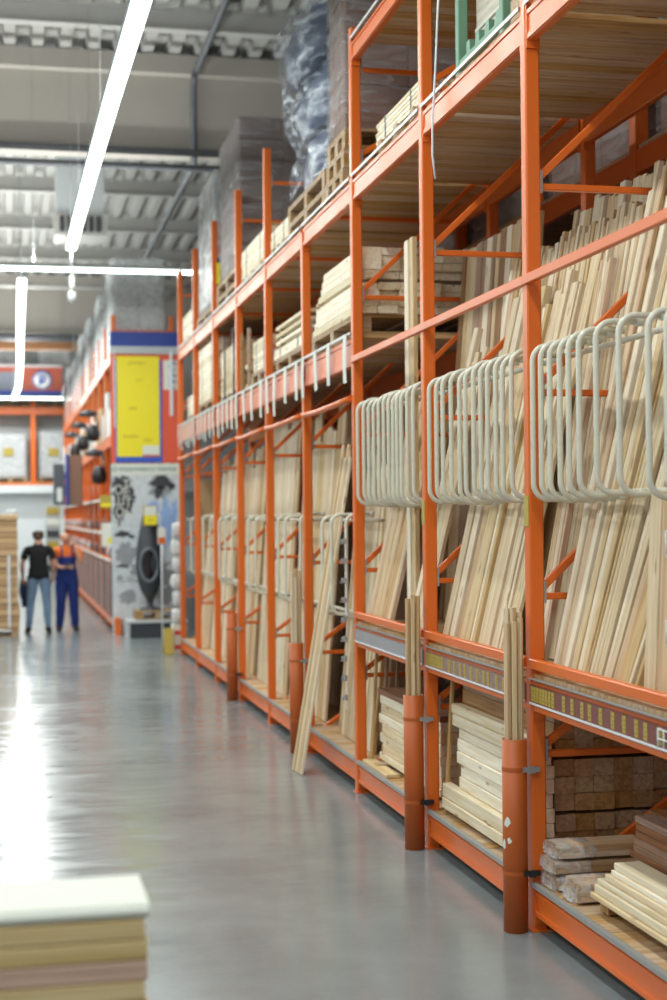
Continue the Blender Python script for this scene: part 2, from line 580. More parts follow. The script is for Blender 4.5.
# ------------------------------------------------------------------ ceiling lights
def light_line(pts, label, watts=LAMP_W_PER_M, width=0.13, group='long ceiling light lines'):
    """one line of linear fluorescent fittings through the given points, hung on wires"""
    a, z = Vector(pts[0]), Vector(pts[-1])
    t = empty('linear_ceiling_light', ((a + z) / 2), label, 'ceiling light', group)
    along_x = abs(z.x - a.x) > abs(z.y - a.y)
    hb, db = MB(), MB()
    for p, q in zip(pts[:-1], pts[1:]):
        p, q = Vector(p), Vector(q)
        d = (q - p).normalized()
        up = (0, 0, 1)
        hb.bar(p + Vector((0, 0, 0.05)), q + Vector((0, 0, 0.05)), width + 0.02, 0.05, up)
        db.bar(p + d * 0.01, q - d * 0.01, width, 0.05, up)
        k = max(2, int((q - p).length / 2.4))
        for i in range(k + 1):
            c = p.lerp(q, i / k)
            MB().tube([c + Vector((0, 0, 0.07)), (c.x, c.y, 8.8)], 0.003, 6).build('suspension_wire', M['galv'], t)
    hb.build('housing', M['pale_grey'], t)
    db.build('diffuser', M['lamp'], t)
    for p, q in zip(pts[:-1], pts[1:]):
        p, q = Vector(p), Vector(q)
        L = (q - p).length
        la = bpy.data.lights.new('tube_or_uplight', 'AREA')
        la.shape = 'RECTANGLE'
        la.size = L
        la.size_y = width
        la.energy = watts * L
        la.color = (0.95, 1.0, 0.97)
        lo = bpy.data.objects.new('tube_or_uplight', la)
        COL.objects.link(lo)
        lo.parent = t
        d = (q - p).normalized()
        zz = Vector((0, 0, 1))
        yy = zz.cross(d).normalized()
        zz = d.cross(yy)
        mm = Matrix((d, yy, zz)).transposed().to_4x4()
        mm.translation = (p + q) / 2 - t.location - Vector((0, 0, 0.04))
        lo.matrix_local = mm
        # extra uplight added above the closed housing to brighten the roof
        lu = la.copy()
        lu.energy = watts * L * 1.0
        uo = bpy.data.objects.new('tube_or_uplight', lu)
        COL.objects.link(uo)
        uo.parent = t
        uo.matrix_local = Matrix.Translation((0, 0, 0.14)) @ mm @ Matrix.Rotation(math.pi, 4, 'X')
    return t


light_line([(0.99, -2.0, 5.62), (1.0, 9.0, 5.62), (0.94, 13.2, 5.62), (0.90, 16.6, 5.6), (0.87, 20.8, 5.58)], 'long bright light line hanging over the aisle in front of the rack')
light_line([(0.235, 23.8, 5.6), (0.26, 30.0, 5.6), (0.31, 38.0, 5.6), (0.31, 43.0, 5.58), (0.19, 46.6, 5.52)], 'far light line hanging beyond the cross light, above the two men', watts=LAMP_W_PER_M * 1.8)
light_line([(-7.0, 22.1, 5.5), (2.85, 22.1, 5.5)], 'bright cross light running square to the aisle, ending behind the far rack posts', watts=LAMP_W_PER_M * 1.5, width=0.06)
light_line([(-7.0, 47.6, 5.62), (1.7, 47.6, 5.62)], 'cross light in front of the pallet rack on the back wall', watts=LAMP_W_PER_M * 2, width=0.10)
light_line([(-2.9, -2.0, 5.62), (-2.9, 9, 5.62), (-2.9, 20, 5.62)], 'light line hanging over the next aisle')
light_line([(-7.2, -2.0, 5.62), (-7.2, 9, 5.62), (-7.2, 20, 5.62)], 'light line hanging two aisles over')
light_line([(-3.6, 24.0, 5.62), (-3.6, 34, 5.62), (-3.6, 46, 5.62)], 'light line hanging over the far part of the next aisle', watts=LAMP_W_PER_M * 1.6)
hk = empty('hanging_sensor', (0.872, 20.78, 5.0), 'small white sensor dangling on a wire at the end of the long light line', 'sensor')
MB().tube([(0.872, 20.78, 5.56), (0.872, 20.78, 5.2)], 0.012, 6).build('wire', M['galv'], hk)
MB().lathe([(0.01, 5.22), (0.035, 5.18), (0.04, 5.05), (0.02, 5.0)], (0.872, 20.78, 0), 12).build('sleeve', M['paper'], hk)
MB().lathe([(0.015, 5.0), (0.05, 4.97), (0.06, 4.91), (0.045, 4.86), (0.01, 4.83)], (0.872, 20.78, 0), 12).build('head', M['strap'], hk)

# ------------------------------------------------------------------ the big orange rack
XF, XB = 2.31, 3.36           # front face and back face of the rack
PW = 0.07
PY = [4.35, 6.50, 8.24, 10.01, 11.79, 13.56, 15.34, 17.16, 18.97, 20.70]     # posts, near to far (posts 1.. are in the picture)
rack = empty('pallet_rack', (XF, 12.5, 0), 'long tall orange pallet rack of timber along the right side of the aisle', 'pallet rack')


def rpart(mb, name, mat, parent=None):
    return mb.build(name, mat, parent or rack)


TOPZ = [5.95, 5.95, 5.95, 5.23, 4.16, 5.26, 5.26, 5.29, 5.29, 5.29]
for i, y in enumerate(PY):
    for xx in (XF, XB - PW):
        zt = TOPZ[i]
        rpart(MB().cbox(xx, xx + PW, y - PW / 2, y + PW / 2, 0.008, zt, 'Z', 0.007), 'post', M['orange'])
        rpart(MB().box(xx - 0.008, xx + PW + 0.03, y - 0.05, y + 0.05, 0, 0.008), 'foot_plate', M['orange'])
    lev = [0.10, 0.80, 1.52, 2.45, 3.39, 4.33] + [4.95] + ([5.8] if TOPZ[i] > 5.5 else [])
    lev = [z for z in lev if z < TOPZ[i] - 0.1]
    for k, z in enumerate(lev):
        if k:
            rpart(MB().bar((XF + PW, y, z), (XB - PW, y, z), 0.035, 0.03), 'horizontal_brace', M['orange'])
            rpart(MB().box(XF + PW, XF + PW + 0.012, y - 0.028, y + 0.028, z - 0.03, z + 0.07), 'brace_bracket', M['galv'])
        if k < len(lev) - 1:
            rpart(MB().bar((XF + PW, y, z + 0.04), (XB - PW, y, lev[k + 1] - 0.04), 0.035, 0.03, (0, 1, 0)), 'diagonal_brace', M['orange'])


def beam(i, z0, z1, x0, name='beam'):
    """a rolled beam between post i and post i+1: web with two flanges"""
    a, c = PY[i] + PW / 2, PY[i + 1] - PW / 2
    b_ = MB()
    b_.cbox(x0, x0 + 0.045, a, c, z0, z1, 'Y', 0.005)
    h = z1 - z0
    b_.box(x0 - 0.006, x0 + 0.001, a, c, z0 + 0.005, z0 + h * 0.22)
    b_.box(x0 - 0.006, x0 + 0.001, a, c, z1 - h * 0.18, z1 - 0.004)
    for yy, sg in ((a, 1), (c, -1)):
        b_.box(x0 - 0.008, x0 + 0.055, min(yy, yy + sg * 0.012), max(yy, yy + sg * 0.012), z0 - 0.035, z1 + 0.02)
    return rpart(b_, name, M['orange'])


def deck(i, z, x0=XF + 0.03, x1=XB - 0.02, n=15, th=0.028):
    a, c = PY[i] + PW / 2 + 0.005, PY[i + 1] - PW / 2 - 0.005
    d = MB()
    w = (c - a) / n
    for k in range(n):
        dz = R.uniform(-0.002, 0.002)
        d.cbox(x0, x1, a + k * w + 0.002, a + (k + 1) * w - 0.002, z + dz, z + th + dz, 'X', 0.003)
    return rpart(d, 'shelf_deck', M['deck_x'])


def edge(i, z, x0=XF - 0.004, h=0.016, mat='grey_edge'):
    a, c = PY[i] + PW / 2, PY[i + 1] - PW / 2
    e = MB()
    e.box(x0, x0 + 0.022, a, c, z, z + 0.004)
    e.box(x0 - 0.004, x0, a, c, z - h, z + 0.004)
    return rpart(e, 'deck_edge', M[mat])


def rail(i, z, x, r0, bow=0.0, name='retaining_rail', mat='orange', drop=0.0):
    """retaining bar across a bay, bowed where it has been pushed"""
    a, c = PY[i] + PW / 2, PY[i + 1] - PW / 2
    pts = []
    for k in range(9):
        t = k / 8
        s = math.sin(math.pi * t)
        pts.append((x - bow * s, a + (c - a) * t, z - drop * s))
    return rpart(MB().tube(pts, r0, 8), name, M[mat])


NB = len(PY) - 1
for i in range(NB):
    beam(i, 0.07, 0.19, XF + 0.012)
    beam(i, 0.07, 0.19, XB - PW)
    deck(i, 0.19)
    edge(i, 0.222)
    beam(i, 4.045, 4.185, XF + 0.012)
    beam(i, 4.045, 4.185, XB - PW)
    deck(i, 4.185)
    edge(i, 4.218, mat='white_edge')
    if i > 2:
        rpart(MB().bar((XF + 0.05, (PY[i] + PY[i + 1]) / 2, 4.11), (XB - 0.06, (PY[i] + PY[i + 1]) / 2, 4.11), 0.04, 0.03), 'deck_support', M['orange'])
for i in range(3):
    a, c = PY[i] + PW / 2, PY[i + 1] - PW / 2
    beam(i, 1.0, 1.145, XF + 0.012)
    beam(i, 1.0, 1.145, XB - PW)
    deck(i, 1.145, XF + 0.01)
    edge(i, 1.15, XF - 0.012, 0.0)
    # square retaining rail above the shelf
    rpart(MB().cbox(XF - 0.01, XF + 0.03, a, c, 1.195, 1.24, 'Y', 0.004), 'retaining_rail', M['orange'])
    lr = rpart(MB().box(XF - 0.007, XF + 0.004, a, c, 1.045, 1.125), 'label_rail', M[('label_rail', 'label_mid', 'label_grey')[i]])
    rpart(MB().box(XF - 0.010, XF - 0.006, a, c, 1.036, 1.045), 'label_rail_lip', M['strap'])
    if i < 2:
        cards = []
        y = c - 0.02
        while y > a + 0.1:
            dense = (c - y) < 0.28
            w = 0.028 if dense else 0.034
            cards.append((y - w, y))
            y -= w + (R.uniform(0.004, 0.012) if dense else R.uniform(0.035, 0.10))
        for (p, q) in cards:
            pc = MB().box(XF - 0.0085, XF - 0.007, p, q, 1.052, 1.118).build('price_card', M['label_yellow'], lr)
            pr = MB()
            for s in range(3):
                pr.box(XF - 0.0092, XF - 0.0084, p + 0.006, q - 0.006 - 0.008 * (s % 2), 1.064 + s * 0.017, 1.070 + s * 0.017)
            pr.build('print', M['ink_soft'], pc)
    # upper square retaining rail at 2.96 m
    rpart(MB().cbox(XF - 0.012, XF + 0.02, a - PW / 2 + 0.001, c + PW / 2 - 0.001, 2.94, 2.985, 'Y', 0.004), 'retaining_rail', M['orange'])
    # beams of the second loft level
    beam(i, 5.0, 5.12, XF + 0.012)
    beam(i, 5.0, 5.12, XB - PW)
    deck(i, 5.12)
    edge(i, 5.153, mat='white_edge')
for i in range(3, NB):
    beam(i, 2.92, 3.12, XF + 0.012)
    beam(i, 2.92, 3.12, XB - PW)
    deck(i, 3.12)
    edge(i, 3.153, mat='white_edge')
    rail(i, 2.70, XF - 0.005, 0.022, 0.05, drop=0.03)
# tubes inside the rack that carry the hoops
for i in range(NB):
    a, c = PY[i] + PW / 2, PY[i + 1] - PW / 2
    zs = (1.985, 2.62) if i < 3 else (1.17, 1.86)
    for z in zs:
        rpart(MB().tube([(XF + 0.215, a - 0.03, z), (XF + 0.215, c + 0.03, z)], 0.013, 10), 'hoop_rail', M['hoop'])
    for yy in (a - PW / 2, c + PW / 2):
        for z in zs:
            rpart(MB().tube([(XF + 0.03, yy, z), (XF + 0.215, yy, z)], 0.012, 8), 'rail_stub', M['hoop'])

BAY = ['nearest bay', 'second bay', 'third bay', 'fourth bay', 'fifth bay', 'sixth bay', 'seventh bay', 'eighth bay', 'last bay']
# ---- divider hoops
HOOPS = [[6.38, 6.273, 6.171, 6.051, 5.947, 5.835, 5.646, 5.414, 5.14, 4.98], [8.089, 7.945, 7.816, 7.66, 7.512, 7.396, 7.257, 7.147, 7.033, 6.906, 6.801, 6.672],
         [9.848, 9.673, 9.532, 9.394, 9.261, 9.131, 8.991, 8.881, 8.784, 8.69, 8.552, 8.426], [11.037, 10.715, 10.216], [12.923, 12.583, 11.909],
         [14.607, 14.177], [16.691, 16.214, 15.69], [18.108, 17.461], [19.334]]


def hoop_mesh(z0, z1, x0, x1, lean):
    r, pts, k = 0.07, [], 6
    pts.append((x1, lean, z1))
    for s in range(k + 1):
        a = math.pi / 2 * s / k
        pts.append((x0 + r - r * math.sin(a), 0, z1 - r + r * math.cos(a)))
    for s in range(k + 1):
        a = math.pi / 2 * s / k
        pts.append((x0 + r - r * math.cos(a), 0, z0 + r - r * math.sin(a)))
    pts.append((x1, lean, z0))
    mb = MB().tube(pts, 0.0125, 12)
    for z in (z0, z1):
        mb.tube([(x1 - 0.015, lean, z), (x1 + 0.0155, lean, z)], 0.019, 10)
    return mb


hoop_src = {}
for i, ys in enumerate(HOOPS):
    lowset = i >= 3
    for k, y in enumerate(ys):
        key = lowset
        z0, z1 = (1.17, 1.90) if lowset else (1.965, 2.655)
        if key not in hoop_src:
            o = hoop_mesh(z0, z1, XF - 0.005, XF + 0.18, 0.0).build('divider_hoop', M['hoop'], origin=(XF, 0, z0))
            hoop_src[key] = o
        else:
            o = hoop_src[key].copy()
            COL.objects.link(o)
        o.location = (XF + R.uniform(-0.004, 0.001), y, z0 + (R.uniform(-0.012, 0.012)))
        o.rotation_euler = (0, 0, R.uniform(-0.025, 0.025))
        if not lowset:
            lab = f'cream tube hoop, {nth(k)} from the far post of the {BAY[i]}'
        elif len(ys) == 1:
            lab = f'low cream tube hoop, the only one in the {BAY[i]} of the timber rack'
        else:
            lab = f'low cream tube hoop, {nth(k)} from the far post of the {BAY[i]}'
        tag(o, lab, 'divider hoop', 'divider hoops of the ' + BAY[i])

# ------------------------------------------------------------------ leaning boards
def board(name, label, mat, base, lx, ly, L, w, t, twist=0.0, group=None, cat='board'):
    """a sawn board standing on base, leaning by lx, ly metres per metre of height; w runs along the aisle, t into the rack"""
    z = Vector((lx, ly, 1)).normalized()
    y = Vector((math.cos(twist), math.sin(twist), 0))
    y = (y - z * y.dot(z)).normalized()
    x = y.cross(z)
    mb = MB().cbox(-w / 2, w / 2, -t / 2, t / 2, 0, L, 'Z', min(0.003, t / 4, w / 4))
    me_o = mb.build(name, M[mat], origin=(0, 0, 0))
    mm = Matrix((x, y, z)).transposed().to_4x4()
    lift = abs(z.x) * t / 2 + abs(z.y) * w / 2      # keep the lowest corner on the shelf
    mm.translation = Vector(base) + Vector((0, 0, lift + 0.002))
    me_o.matrix_world = mm
    return tag(me_o, label, cat, group)


TONE = {'pine': 'pale pine', 'pine_white': 'whitish', 'pine_warm': 'warm tan', 'brown_board': 'brown'}


def row(bay, where, x, z, y_far, y_near, specs, ly0, ly1, lx, Lr, wr, mats, t=(0.02, 0.04), gap=0.002, jitter=0.0):
    """boards side by side from the far post towards the camera; lean along the aisle grows from ly0 to ly1"""
    y, k = y_far, 0
    ly, left = ly0, R.randint(3, 6)
    while True:
        wide = R.choice(wr)
        w = wide * R.uniform(0.9, 1.1)
        f = min(1.0, (y_far - y) / max(1e-3, y_far - y_near))
        left -= 1
        if left <= 0 and abs(ly0 + (ly1 - ly0) * f) > abs(ly):
            ly = ly0 + (ly1 - ly0) * f      # the next few boards share one lean
            left = R.randint(2, 6)
        step = w * math.sqrt(1 + ly * ly) + gap
        if y - step < y_near:
            break
        mt = R.choice(mats)
        L = R.uniform(*Lr)
        size = 'wide' if w > 0.08 else 'narrow' if w < 0.045 else 'medium'
        lab = f'{size} {TONE[mt]} board, {nth(k)} from the far post, {where} of {BAY[bay]}'
        board('leaning_board', lab, mt, (x + R.uniform(-jitter, jitter), y - step / 2, z), lx, ly, L, w, R.uniform(*t), R.uniform(-0.03, 0.03),
              f'boards in the {where} of the {BAY[bay]}')
        y -= step + (R.uniform(0, 0.03) if R.random() < 0.2 else 0)
        k += 1


SH = 1.175
# nearest bay: fanned boards in front, straighter ones behind
row(0, 'front row', 2.408, SH, 6.44, 5.49, None, 0.0, -0.28, 0.225, (2.2, 2.5), [0.018, 0.024, 0.032, 0.042, 0.06], ['pine', 'pine', 'pine_white', 'pine_warm'], t=(0.015, 0.045), jitter=0.012)
row(0, 'middle row', 2.62, SH, 6.44, 5.0, None, 0.0, -0.12, 0.18, (2.3, 2.45), [0.04, 0.06, 0.09], ['pine', 'pine_white', 'pine', 'pine_warm'])
board('leaning_board', 'broad upright pine board in front at the near end of the nearest bay', 'pine', (2.405, 5.352, SH), 0.05, 0.0, 0.80, 0.10, 0.04, 0.0, 'boards in the front row of the nearest bay')
board('leaning_board', 'broad upright board beside the frame edge behind the broad pine one in front', 'pine_warm', (2.405, 5.225, SH), 0.05, 0.0, 0.78, 0.13, 0.04, 0.0, 'boards in the front row of the nearest bay')
# second bay
row(1, 'front row', 2.408, SH, 8.17, 6.95, None, -0.02, -0.09, 0.225, (1.85, 2.1), [0.03, 0.045, 0.06, 0.09, 0.11], ['pine', 'pine', 'pine_white', 'pine_warm'], t=(0.015, 0.045), jitter=0.012)
row(1, 'upright front corner', 2.412, SH, 6.72, 6.56, None, 0.0, 0.0, 0.19, (1.9, 2.1), [0.022, 0.03], ['pine', 'pine_white', 'pine_warm'])
row(1, 'middle row', 2.62, SH, 8.17, 6.6, None, 0.0, -0.03, 0.17, (2.2, 2.29), [0.025, 0.035, 0.05], ['pine', 'pine_white', 'pine', 'pine_warm'])
row(1, 'back row', 2.86, SH, 8.17, 6.58, None, 0.0, 0.0, 0.15, (2.44, 2.52), [0.06, 0.08, 0.1], ['pine', 'pine_white', 'pine', 'brown_board', 'pine_white'])
# third bay
row(2, 'front row', 2.395, SH, 9.94, 9.30, None, -0.02, -0.12, 0.22, (1.35, 1.65), [0.03, 0.05, 0.08, 0.1], ['pine', 'pine', 'pine_white', 'pine_warm'])
row(2, 'leaning corner', 2.395, SH, 8.86, 8.52, None, -0.1, -0.12, 0.21, (1.6, 2.0), [0.04, 0.07], ['pine', 'pine_white'])
board('leaning_board', 'tall whitish board standing between the hoops of the third bay', 'pine_white', (2.455, 9.06, SH), 0.0, 0.0, 2.43, 0.085, 0.03, 0.0)
board('leaning_board', 'tall pale pine board next to the tall whitish one between the hoops', 'pine', (2.455, 8.937, SH), 0.0, 0.0, 2.43, 0.075, 0.03, 0.0)
row(2, 'middle row', 2.66, SH, 8.66, 8.36, None, -0.05, -0.05, 0.14, (2.0, 2.5), [0.03, 0.05], ['pine', 'pine_white', 'pine_warm'])
row(2, 'back row', 2.90, SH, 9.94, 8.36, None, 0.0, 0.0, 0.08, (2.52, 2.54), [0.08, 0.1, 0.12], ['pine_white', 'pine', 'pine', 'brown_board'])
# far bays: full height boards standing on the bottom deck
ZB = 0.222
row(3, 'front row', 2.49, ZB, 11.30, 10.20, None, 0.0, -0.07, 0.09, (1.7, 2.3), [0.04, 0.055], ['pine', 'pine_white', 'pine'])
row(3, 'back row', 2.80, ZB, 11.70, 10.10, None, 0.0, 0.0, 0.10, (2.6, 2.64), [0.1, 0.13], ['brown_board', 'brown_board', 'pine_warm'])
row(4, 'front row', 2.5, ZB, 13.48, 11.88, None, 0, -0.01, 0.08, (2.3, 2.62), [0.09, 0.12, 0.15], ['pine', 'pine_white', 'pine'])
row(4, 'back row', 2.80, ZB, 13.48, 11.9, None, 0.0, 0.0, 0.08, (2.6, 2.64), [0.12, 0.15], ['brown_board', 'pine'])
row(5, 'front row', 2.5, ZB, 15.26, 13.64, None, 0, 0, 0.07, (2.5, 2.65), [0.1, 0.13, 0.16], ['pine_white', 'pine', 'pine_white'])
row(6, 'front row', 2.5, ZB, 17.08, 15.42, None, 0, -0.01, 0.08, (2.2, 2.5), [0.07, 0.1, 0.13], ['pine', 'pine_warm', 'pine'])
row(7, 'front row', 2.5, ZB, 18.9, 17.24, None, 0, -0.02, 0.08, (2.2, 2.5), [0.08, 0.1, 0.14], ['pine', 'pine_warm', 'pine_white'])
row(8, 'front row', 2.5, ZB, 20.0, 19.05, None, 0, -0.03, 0.09, (1.3, 1.9), [0.08, 0.12], ['pine_warm', 'pine'])
tag(MB().box(2.545, 3.25, 20.52, 20.54, 0.224, 2.4).build('chipboard_sheet', M['carton_pale']), 'tan chipboard sheet standing upright across the end of the last bay', 'sheet')
# battens leaning out of the rack onto the floor
for k in range(6):
    board('leaning_batten', f'long thin batten leaning out of the rack onto the floor, {nth(k)} from the far side', ['pine', 'pine_warm', 'pine_white'][k % 3],
          (2.06 + 0.004 * k, 11.0 - 0.043 * k, 0.0), 0.165, -0.02, 2.45 - 0.05 * (k % 3), 0.04, 0.02, 0.0, 'battens leaning onto the floor', 'batten')
# strip of brackets hanging in the fourth bay
hs = empty('hanging_strip', (2.28, 10.13, 0.75), 'strip of small shiny metal brackets hanging in the fourth bay', 'hanging strip')
MB().box(2.279, 2.281, 10.122, 10.138, 0.55, 1.80).build('backing_strip', M['strap'], hs)
for k in range(9):
    z = 0.62 + k * 0.135
    mb = MB()
    mb.box(2.262, 2.277, 10.105, 10.155, z, z + 0.035)
    mb.box(2.240, 2.262, 10.105, 10.155, z, z + 0.006)
    mb.tube([(2.25, 10.13, z + 0.006), (2.25, 10.13, z + 0.03)], 0.006, 8)
    mb.build('bracket', M['galv'], hs)

# ------------------------------------------------------------------ pipes with dowels strapped to the posts
def pipe(i, label, dowels, h=0.875):
    y = PY[i]
    x, r = XF - 0.070, 0.057
    t = empty('dowel_pipe', (x, y, 0), label, 'dowel holder', 'pipes strapped to the rack posts')
    prof = [(r, 0.0), (r, h), (r - 0.003, h), (r - 0.003, 0.02)]
    MB().lathe(prof, (x, y, 0), 28).build('tube', M['orange_pipe'], t)
    for z, mt in ((0.27, 'black'), (0.74, 'strap')):
        ring = [(x + (r + 0.002) * math.cos(a), y + (r + 0.002) * math.sin(a)) for a in [2 * math.pi * k / 28 for k in range(28)]]
        cl = MB()
        nn = len(ring)
        vv = [(p[0], p[1], zz) for zz in (z - 0.009, z + 0.009) for p in ring]
        cl.add(vv, [(k, (k + 1) % nn, nn + (k + 1) % nn, nn + k) for k in range(nn)], True)
        cl.build('clamp_band', M['orange_pipe'], t)
        bk = MB().box(x + 0.02, x + 0.10, y - 0.062, y - 0.040, z - 0.011, z + 0.011)
        bk.box(x + 0.045, x + 0.075, y - 0.070, y - 0.058, z - 0.016, z + 0.016)
        bk.build('clamp_buckle', M['galv'] if mt == 'strap' else M['black'], t)
    if i == 1:
        for (dy, z, s) in ((-0.030, 0.50, 0.02), (-0.012, 0.40, 0.016), (-0.040, 0.42, 0.012)):
            ang = math.atan2(dy, -math.sqrt(r * r - dy * dy))
            pts = []
            for q in range(9):
                a = 2 * math.pi * q / 9
                rr_ = s * R.uniform(0.6, 1.1)
                a2 = ang + rr_ * math.cos(a) / r
                pts.append((x + (r + 0.0015) * math.cos(a2), y + (r + 0.0015) * math.sin(a2), z + 1.5 * rr_ * math.sin(a)))
            MB().add(pts + [(x + (r + 0.002) * math.cos(ang), y + (r + 0.002) * math.sin(ang), z)], [(9, q, (q + 1) % 9) for q in range(9)]).build('scuff', M['paper'], t)
    for k in range(dowels):
        rad, a = (0.0, 0.0) if k == 0 else (0.0325, 2 * math.pi * k / (dowels - 1) + 0.3)
        px, py = x + rad * math.cos(a), y + rad * math.sin(a)
        top = 1.44 + R.uniform(-0.05, 0.03)
        o = MB().cbox(-0.0115, 0.0115, -0.0115, 0.0115, 0, top - 0.02, 'Z', 0.003).build('dowel', M[R.choice(['pine', 'pine_warm', 'pine'])], origin=(0, 0, 0))
        o.location = (px, py, 0.024)
        o.rotation_euler = (0, 0, 2 * math.pi * k / max(1, dowels - 1) + 0.3)
        tag(o, f'square wooden dowel standing in the {label.split(",")[0]}', 'dowel', 'dowels in the ' + label.split(',')[0])


pipe(1, 'nearest orange pipe, full of dowels, scuffed', 7)
pipe(2, 'second orange pipe, strapped to a post and holding dowels', 7)
pipe(4, 'third orange pipe, strapped beside the leaning battens', 7, 0.88)
pipe(6, 'farthest orange pipe, strapped to a distant post', 0, 0.9)

# ------------------------------------------------------------------ timber on the bottom deck
ZD = 0.224
# second bay: big pile of timbers, ends facing the near end
R2 = random.Random(5)
y0, y1 = 6.62, 8.05
src = MB().cbox(-0.0485, 0.0485, 0, y1 - y0, 0, 0.078, 'Y', 0.004).build('timber', M['timber_y'], origin=(0, 0, 0))
zrow = [ZD + 0.03]
for k in range(8):
    zrow.append(zrow[-1] + 0.080 + (0.014 if k % 3 == 2 else 0))
first = True
for k in range(9):
    for c in range(8):
        o = src if first else src.copy()
        if not first:
            COL.objects.link(o)
        first = False
        o.location = (2.525 + c * 0.0985, y0 + R2.uniform(-0.012, 0.012), zrow[k])
        tag(o, f'brown timber in the big pile, {nth(c)} from the aisle in the {nth(k)} layer', 'timber', 'timbers in the stacked pile of the second bay')
for k, z in enumerate((ZD, zrow[2] + 0.080, zrow[5] + 0.080)):
    h = 0.029 if k == 0 else 0.013
    for yy, nm in ((6.75, 'near'), (7.9, 'far')):
        tag(MB().box(2.47, 3.28, yy, yy + 0.06, z, z + h).build('sticker_lath', M['brown_y']),
            f'{nm} dark spacer lath under the {["bottom", "middle", "top"][k]} layers of the timber pile', 'spacer lath', 'spacer laths in the timber pile')
# pale planks on the aisle side of that pile
zz = ZD + 0.03
for k in range(9):
    h = [0.062, 0.075, 0.068, 0.07, 0.066, 0.07, 0.062, 0.066, 0.056][k]
    yf = [8.10, 8.12, 7.92, 7.9, 7.94, 7.95, 7.93, 8.0, 8.02][k]
    dx = [-0.045, -0.035, 0, 0.003, -0.006, 0.002, 0.003, -0.012, -0.01][k]
    mb = MB().cbox(-0.028, 0.028, 0, yf - 6.60, 0, h - 0.003, 'Y', 0.004)
    o = mb.build('spruce_plank', M['pine_white_y'], origin=(0, 0, 0))
    o.location = (2.438 + dx, 6.60, zz)
    o.rotation_euler = (0, 0, R2.uniform(-0.0015, 0.0015))
    tag(o, f'whitish spruce plank, {nth(k)} from the bottom, lying along the aisle in the second bay', 'plank', 'whitish planks in the second bay')
    zz += h
# third bay
zz = ZD + 0.032
for k in range(7):
    h = [0.05, 0.066, 0.064, 0.066, 0.064, 0.066, 0.06][k]
    for c in range(2):
        mb = MB().cbox(-0.065, 0.065, 0, 1.42 + R2.uniform(-0.06, 0.05), 0, h - 0.003, 'Y', 0.004)
        o = mb.build('spruce_plank', M['pine_y' if k % 2 else 'pine_white_y'], origin=(0, 0, 0))
        o.location = (2.50 + R2.uniform(-0.006, 0.006) + c * 0.15, 8.36, zz)
        tag(o, f'pale plank, {nth(k)} from the bottom, in the {["aisle side", "inner"][c]} stack of the third bay', 'plank', 'pale planks in the third bay')
    zz += h
tag(MB().cbox(2.43, 2.74, 8.36, 9.86, zz, zz + 0.035, 'Y', 0.004).build('spruce_plank', M['brown_y']), 'dark brown plank on top of the pale stack in the third bay', 'plank')
for c, y in enumerate((8.5, 9.6)):
    tag(MB().cbox(2.36, 2.75, y, y + 0.08, ZD, ZD + 0.03, 'X', 0.003).build('bearer', M['pallet_x']), f'{["near", "far"][c]} wooden bearer under the pale stack in the third bay', 'bearer', 'bearers in the third bay')
tag(MB().cbox(2.33, 2.42, 9.25, 9.9, ZD, ZD + 0.02, 'Y', 0.003).build('plank_offcut', M['pine_y']), 'short plank offcut lying on the bottom deck in front of the third bay stack', 'offcut')
# dark tall boards standing behind the piles under the shelf
for bay, ya, yb in ((1, 8.16, 8.06), (2, 9.94, 9.86)):
    for k in range(3):
        board('leaning_board', f'dark thin board under the shelf of the {BAY[bay]}, {nth(k)} from the aisle', 'brown_board' if k else 'pine_warm',
              (2.40 + 0.075 * k, ya - 0.02, ZD), 0.05, -0.03, 0.74, 0.03, 0.02, 0, 'dark boards under the shelves')

# nearest bay, bottom deck: pallet boards, wrapped bundles, plank piles
ZP = ZD


def bundle(x0, y0, z0, nx, nz, label, L=0.42):
    """small bundle of battens lying across the rack, end wrapped in clear film"""
    t = empty('batten_bundle', (x0 + L / 2, y0, z0), label, 'batten bundle', 'film wrapped batten bundles')
    mb = MB()
    for a in range(nx):
        for c in range(nz):
            yy = y0 + a * 0.034
            z = z0 + 0.004 + c * 0.0275
            dx = R2.uniform(-0.008, 0.008)
            mb.cbox(x0 + dx, x0 + L + dx, yy, yy + 0.032, z, z + 0.0265, 'X', 0.003)
    mb.build('battens', M['wood_bundle'], t)
    w, h = nx * 0.034, nz * 0.0275
    fm = MB()
    rows, cols = 7, 24
    vv = []
    for a in range(rows):
        xx = x0 - 0.014 + a / (rows - 1) * (L * 0.42)
        for c in range(cols):
            an = 2 * math.pi * c / cols
            ey = math.copysign(abs(math.cos(an)) ** 0.35, math.cos(an))
            ez = math.copysign(abs(math.sin(an)) ** 0.35, math.sin(an))
            q = R2.uniform(1.06, 1.14)
            vv.append((xx + R2.uniform(-0.01, 0.01), y0 + w / 2 + ey * (w / 2 + 0.004) * q, max(z0 + 0.001, z0 + h / 2 + 0.004 + ez * (h / 2) * q)))
    fm.add(vv, [(a * cols + c, a * cols + (c + 1) % cols, (a + 1) * cols + (c + 1) % cols, (a + 1) * cols + c) for a in range(rows - 1) for c in range(cols)], True)
    fm.f.append(tuple(range(cols)))
    fm.s.append(True)
    fm.build('film', M['film_clear'], t)


M['wood_bundle'] = wood('batten_wood', (228, 192, 150), (200, 158, 116), 'X', rnd=0.14)
bundle(2.36, 6.27, ZP + 0.001, 5, 2, 'film wrapped batten bundle at the bottom of the pile by the nearest post')
bundle(2.355, 6.275, ZP + 0.072, 5, 2, 'film wrapped batten bundle in the middle of the pile by the nearest post')
bundle(2.365, 6.26, ZP + 0.143, 5, 2, 'film wrapped batten bundle on top of the pile by the nearest post')
bundle(2.37, 6.05, ZP + 0.001, 5, 3, 'film wrapped batten bundle lying in front of the bundle pile')
